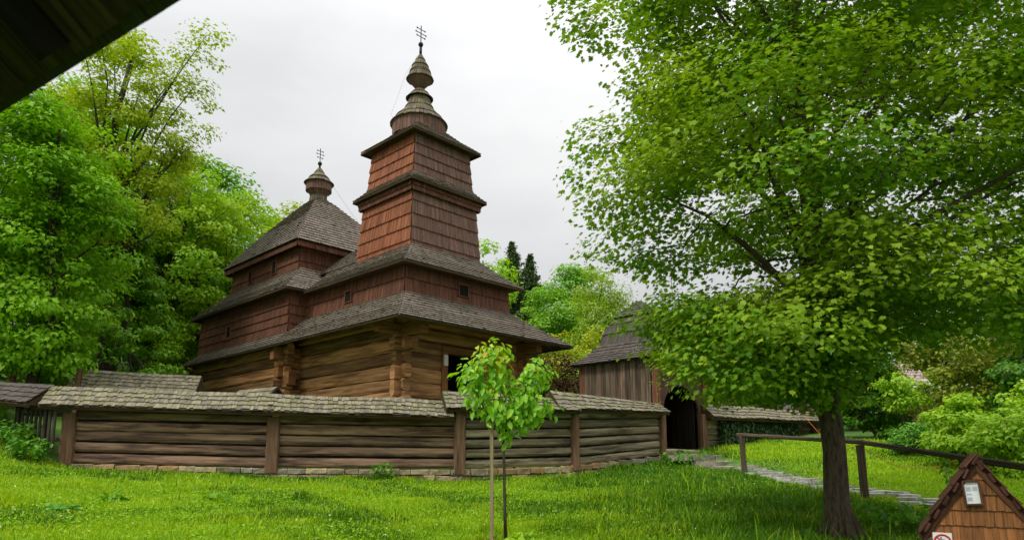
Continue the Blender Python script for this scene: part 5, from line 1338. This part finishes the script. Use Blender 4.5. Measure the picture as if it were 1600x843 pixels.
mi = ((fr > .25) | (RNG.uniform(size=n) < shade_long*.9) | (RNG.uniform(size=n) < np.clip(noise2(x, y, .8, 5)+.5*noise2(x, y, 2.6, 2), 0, 1)*.75)).astype('i'); me.polygons.foreach_set('material_index', np.repeat(mi, 2)); me.update(calc_edges=True)
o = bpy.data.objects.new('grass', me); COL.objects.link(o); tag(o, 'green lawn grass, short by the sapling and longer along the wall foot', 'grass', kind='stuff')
x, y, r = scatter(70000, 6.5, 20); x, y, r = x, y, r; n = len(x); z = ground_np(x, y)
cvk = (noise2(x, y, 1.9, 3)+.6*noise2(x, y, 5.1, 1) > -.1); x, y, z = x[cvk], y[cvk], z[cvk]; n = len(x)
leaves('clover', np.c_[x, y, z+RNG.uniform(.02, .085, n)], np.tile([0, 0, 1.], (n, 1))+RNG.normal(size=(n, 3))*.4, .042, leaf('clover_leaf', ['#64a61a', '#84be28', '#74b420', '#9ccc38'], .32), None, OV, droop=.0)
tag(bpy.data.objects['clover'], 'small clover leaves spread through the lawn', 'clover', kind='stuff')
x, y, r = scatter(300, 7, 19); n = len(x)
leaves('daisies', np.c_[x, y, ground_np(x, y)+RNG.uniform(.09, .16, n)], np.tile([0, -.3, 1.], (n, 1))+RNG.normal(size=(n, 3))*.3, .024, plain('seed_head', '#d8d8c8', .8), None, OV, droop=0)
tag(bpy.data.objects['daisies'], 'tiny pale seed heads dotted over the lawn', 'flowers', kind='stuff')

# ------------------------------------------------------------------ sky, sun, camera
SUN_EL, SUN_AZ = R(52), R(232)          # azimuth clockwise from +Y: from the left, behind the camera
wd = bpy.data.worlds.new('World'); S.world = wd; wd.use_nodes = True; nt = wd.node_tree; nt.nodes.clear()
out = nt.nodes.new('ShaderNodeOutputWorld'); bg = nt.nodes.new('ShaderNodeBackground'); bg.inputs[1].default_value = .1
sky = nt.nodes.new('ShaderNodeTexSky'); sky.sky_type = 'NISHITA'; sky.sun_disc = False; sky.sun_elevation = SUN_EL; sky.sun_rotation = SUN_AZ
sky.air_density = 1.0; sky.dust_density = 3.0
tc = nt.nodes.new('ShaderNodeTexCoord')
mp = nt.nodes.new('ShaderNodeMapping'); mp.inputs['Scale'].default_value = (1.0, 1.0, 2.6); mp.inputs['Location'].default_value = (3.1, .4, .2)
nt.links.new(tc.outputs['Generated'], mp.inputs[0])
cn_ = nt.nodes.new('ShaderNodeTexNoise'); cn_.inputs['Scale'].default_value = 1.7; cn_.inputs['Detail'].default_value = 7; cn_.inputs['Roughness'].default_value = .52
nt.links.new(mp.outputs[0], cn_.inputs['Vector'])
sep = nt.nodes.new('ShaderNodeSeparateXYZ'); nt.links.new(tc.outputs['Generated'], sep.inputs[0])
cl_ = ramp(nt, cn_.outputs[0], [(.32, (.72, .725, .735, 1)), (.66, (.94, .94, .94, 1))])
zen = mathn(nt, 'MULTIPLY_ADD', mathn(nt, 'POWER', mathn(nt, 'MAXIMUM', sep.outputs[2], 0.0), 3.0), 17.5); nt.nodes[-1].inputs[2].default_value = 6.5   # overcast: brighter towards the zenith
vm = nt.nodes.new('ShaderNodeVectorMath'); vm.operation = 'SCALE'; nt.links.new(cl_.outputs[0], vm.inputs[0]); nt.links.new(zen, vm.inputs['Scale'])
nt.links.new(mixc(nt, .955, sky.outputs[0], vm.outputs[0]), bg.inputs[0]); nt.links.new(bg.outputs[0], out.inputs[0])

sl = bpy.data.lights.new('sun', 'SUN'); sl.energy = 1.5; sl.angle = R(13); sl.color = (1, .96, .9)
so = bpy.data.objects.new('sun', sl); COL.objects.link(so)
dirv = V((math.sin(SUN_AZ)*math.cos(SUN_EL), math.cos(SUN_AZ)*math.cos(SUN_EL), math.sin(SUN_EL)))
so.rotation_euler = (-dirv).to_track_quat('-Z', 'Y').to_euler(); so.location = dirv*60

cam = bpy.data.cameras.new('camera'); co = bpy.data.objects.new('camera', cam); COL.objects.link(co); S.camera = co
co.location = (0, 0, 1.6); co.rotation_euler = (R(90)+math.atan((724-555)/1075), 0, 0)
cam.sensor_width = 36; cam.lens = 1075/1600*36; cam.shift_y = (555-421.5)/1600; cam.clip_end = 1000
cam.dof.use_dof = True; cam.dof.focus_distance = 20; cam.dof.aperture_fstop = 2.2
S.view_settings.view_transform = 'Standard'; S.view_settings.look = 'None'; S.view_settings.exposure = .38; S.view_settings.gamma = 1
S.render.engine = 'CYCLES'
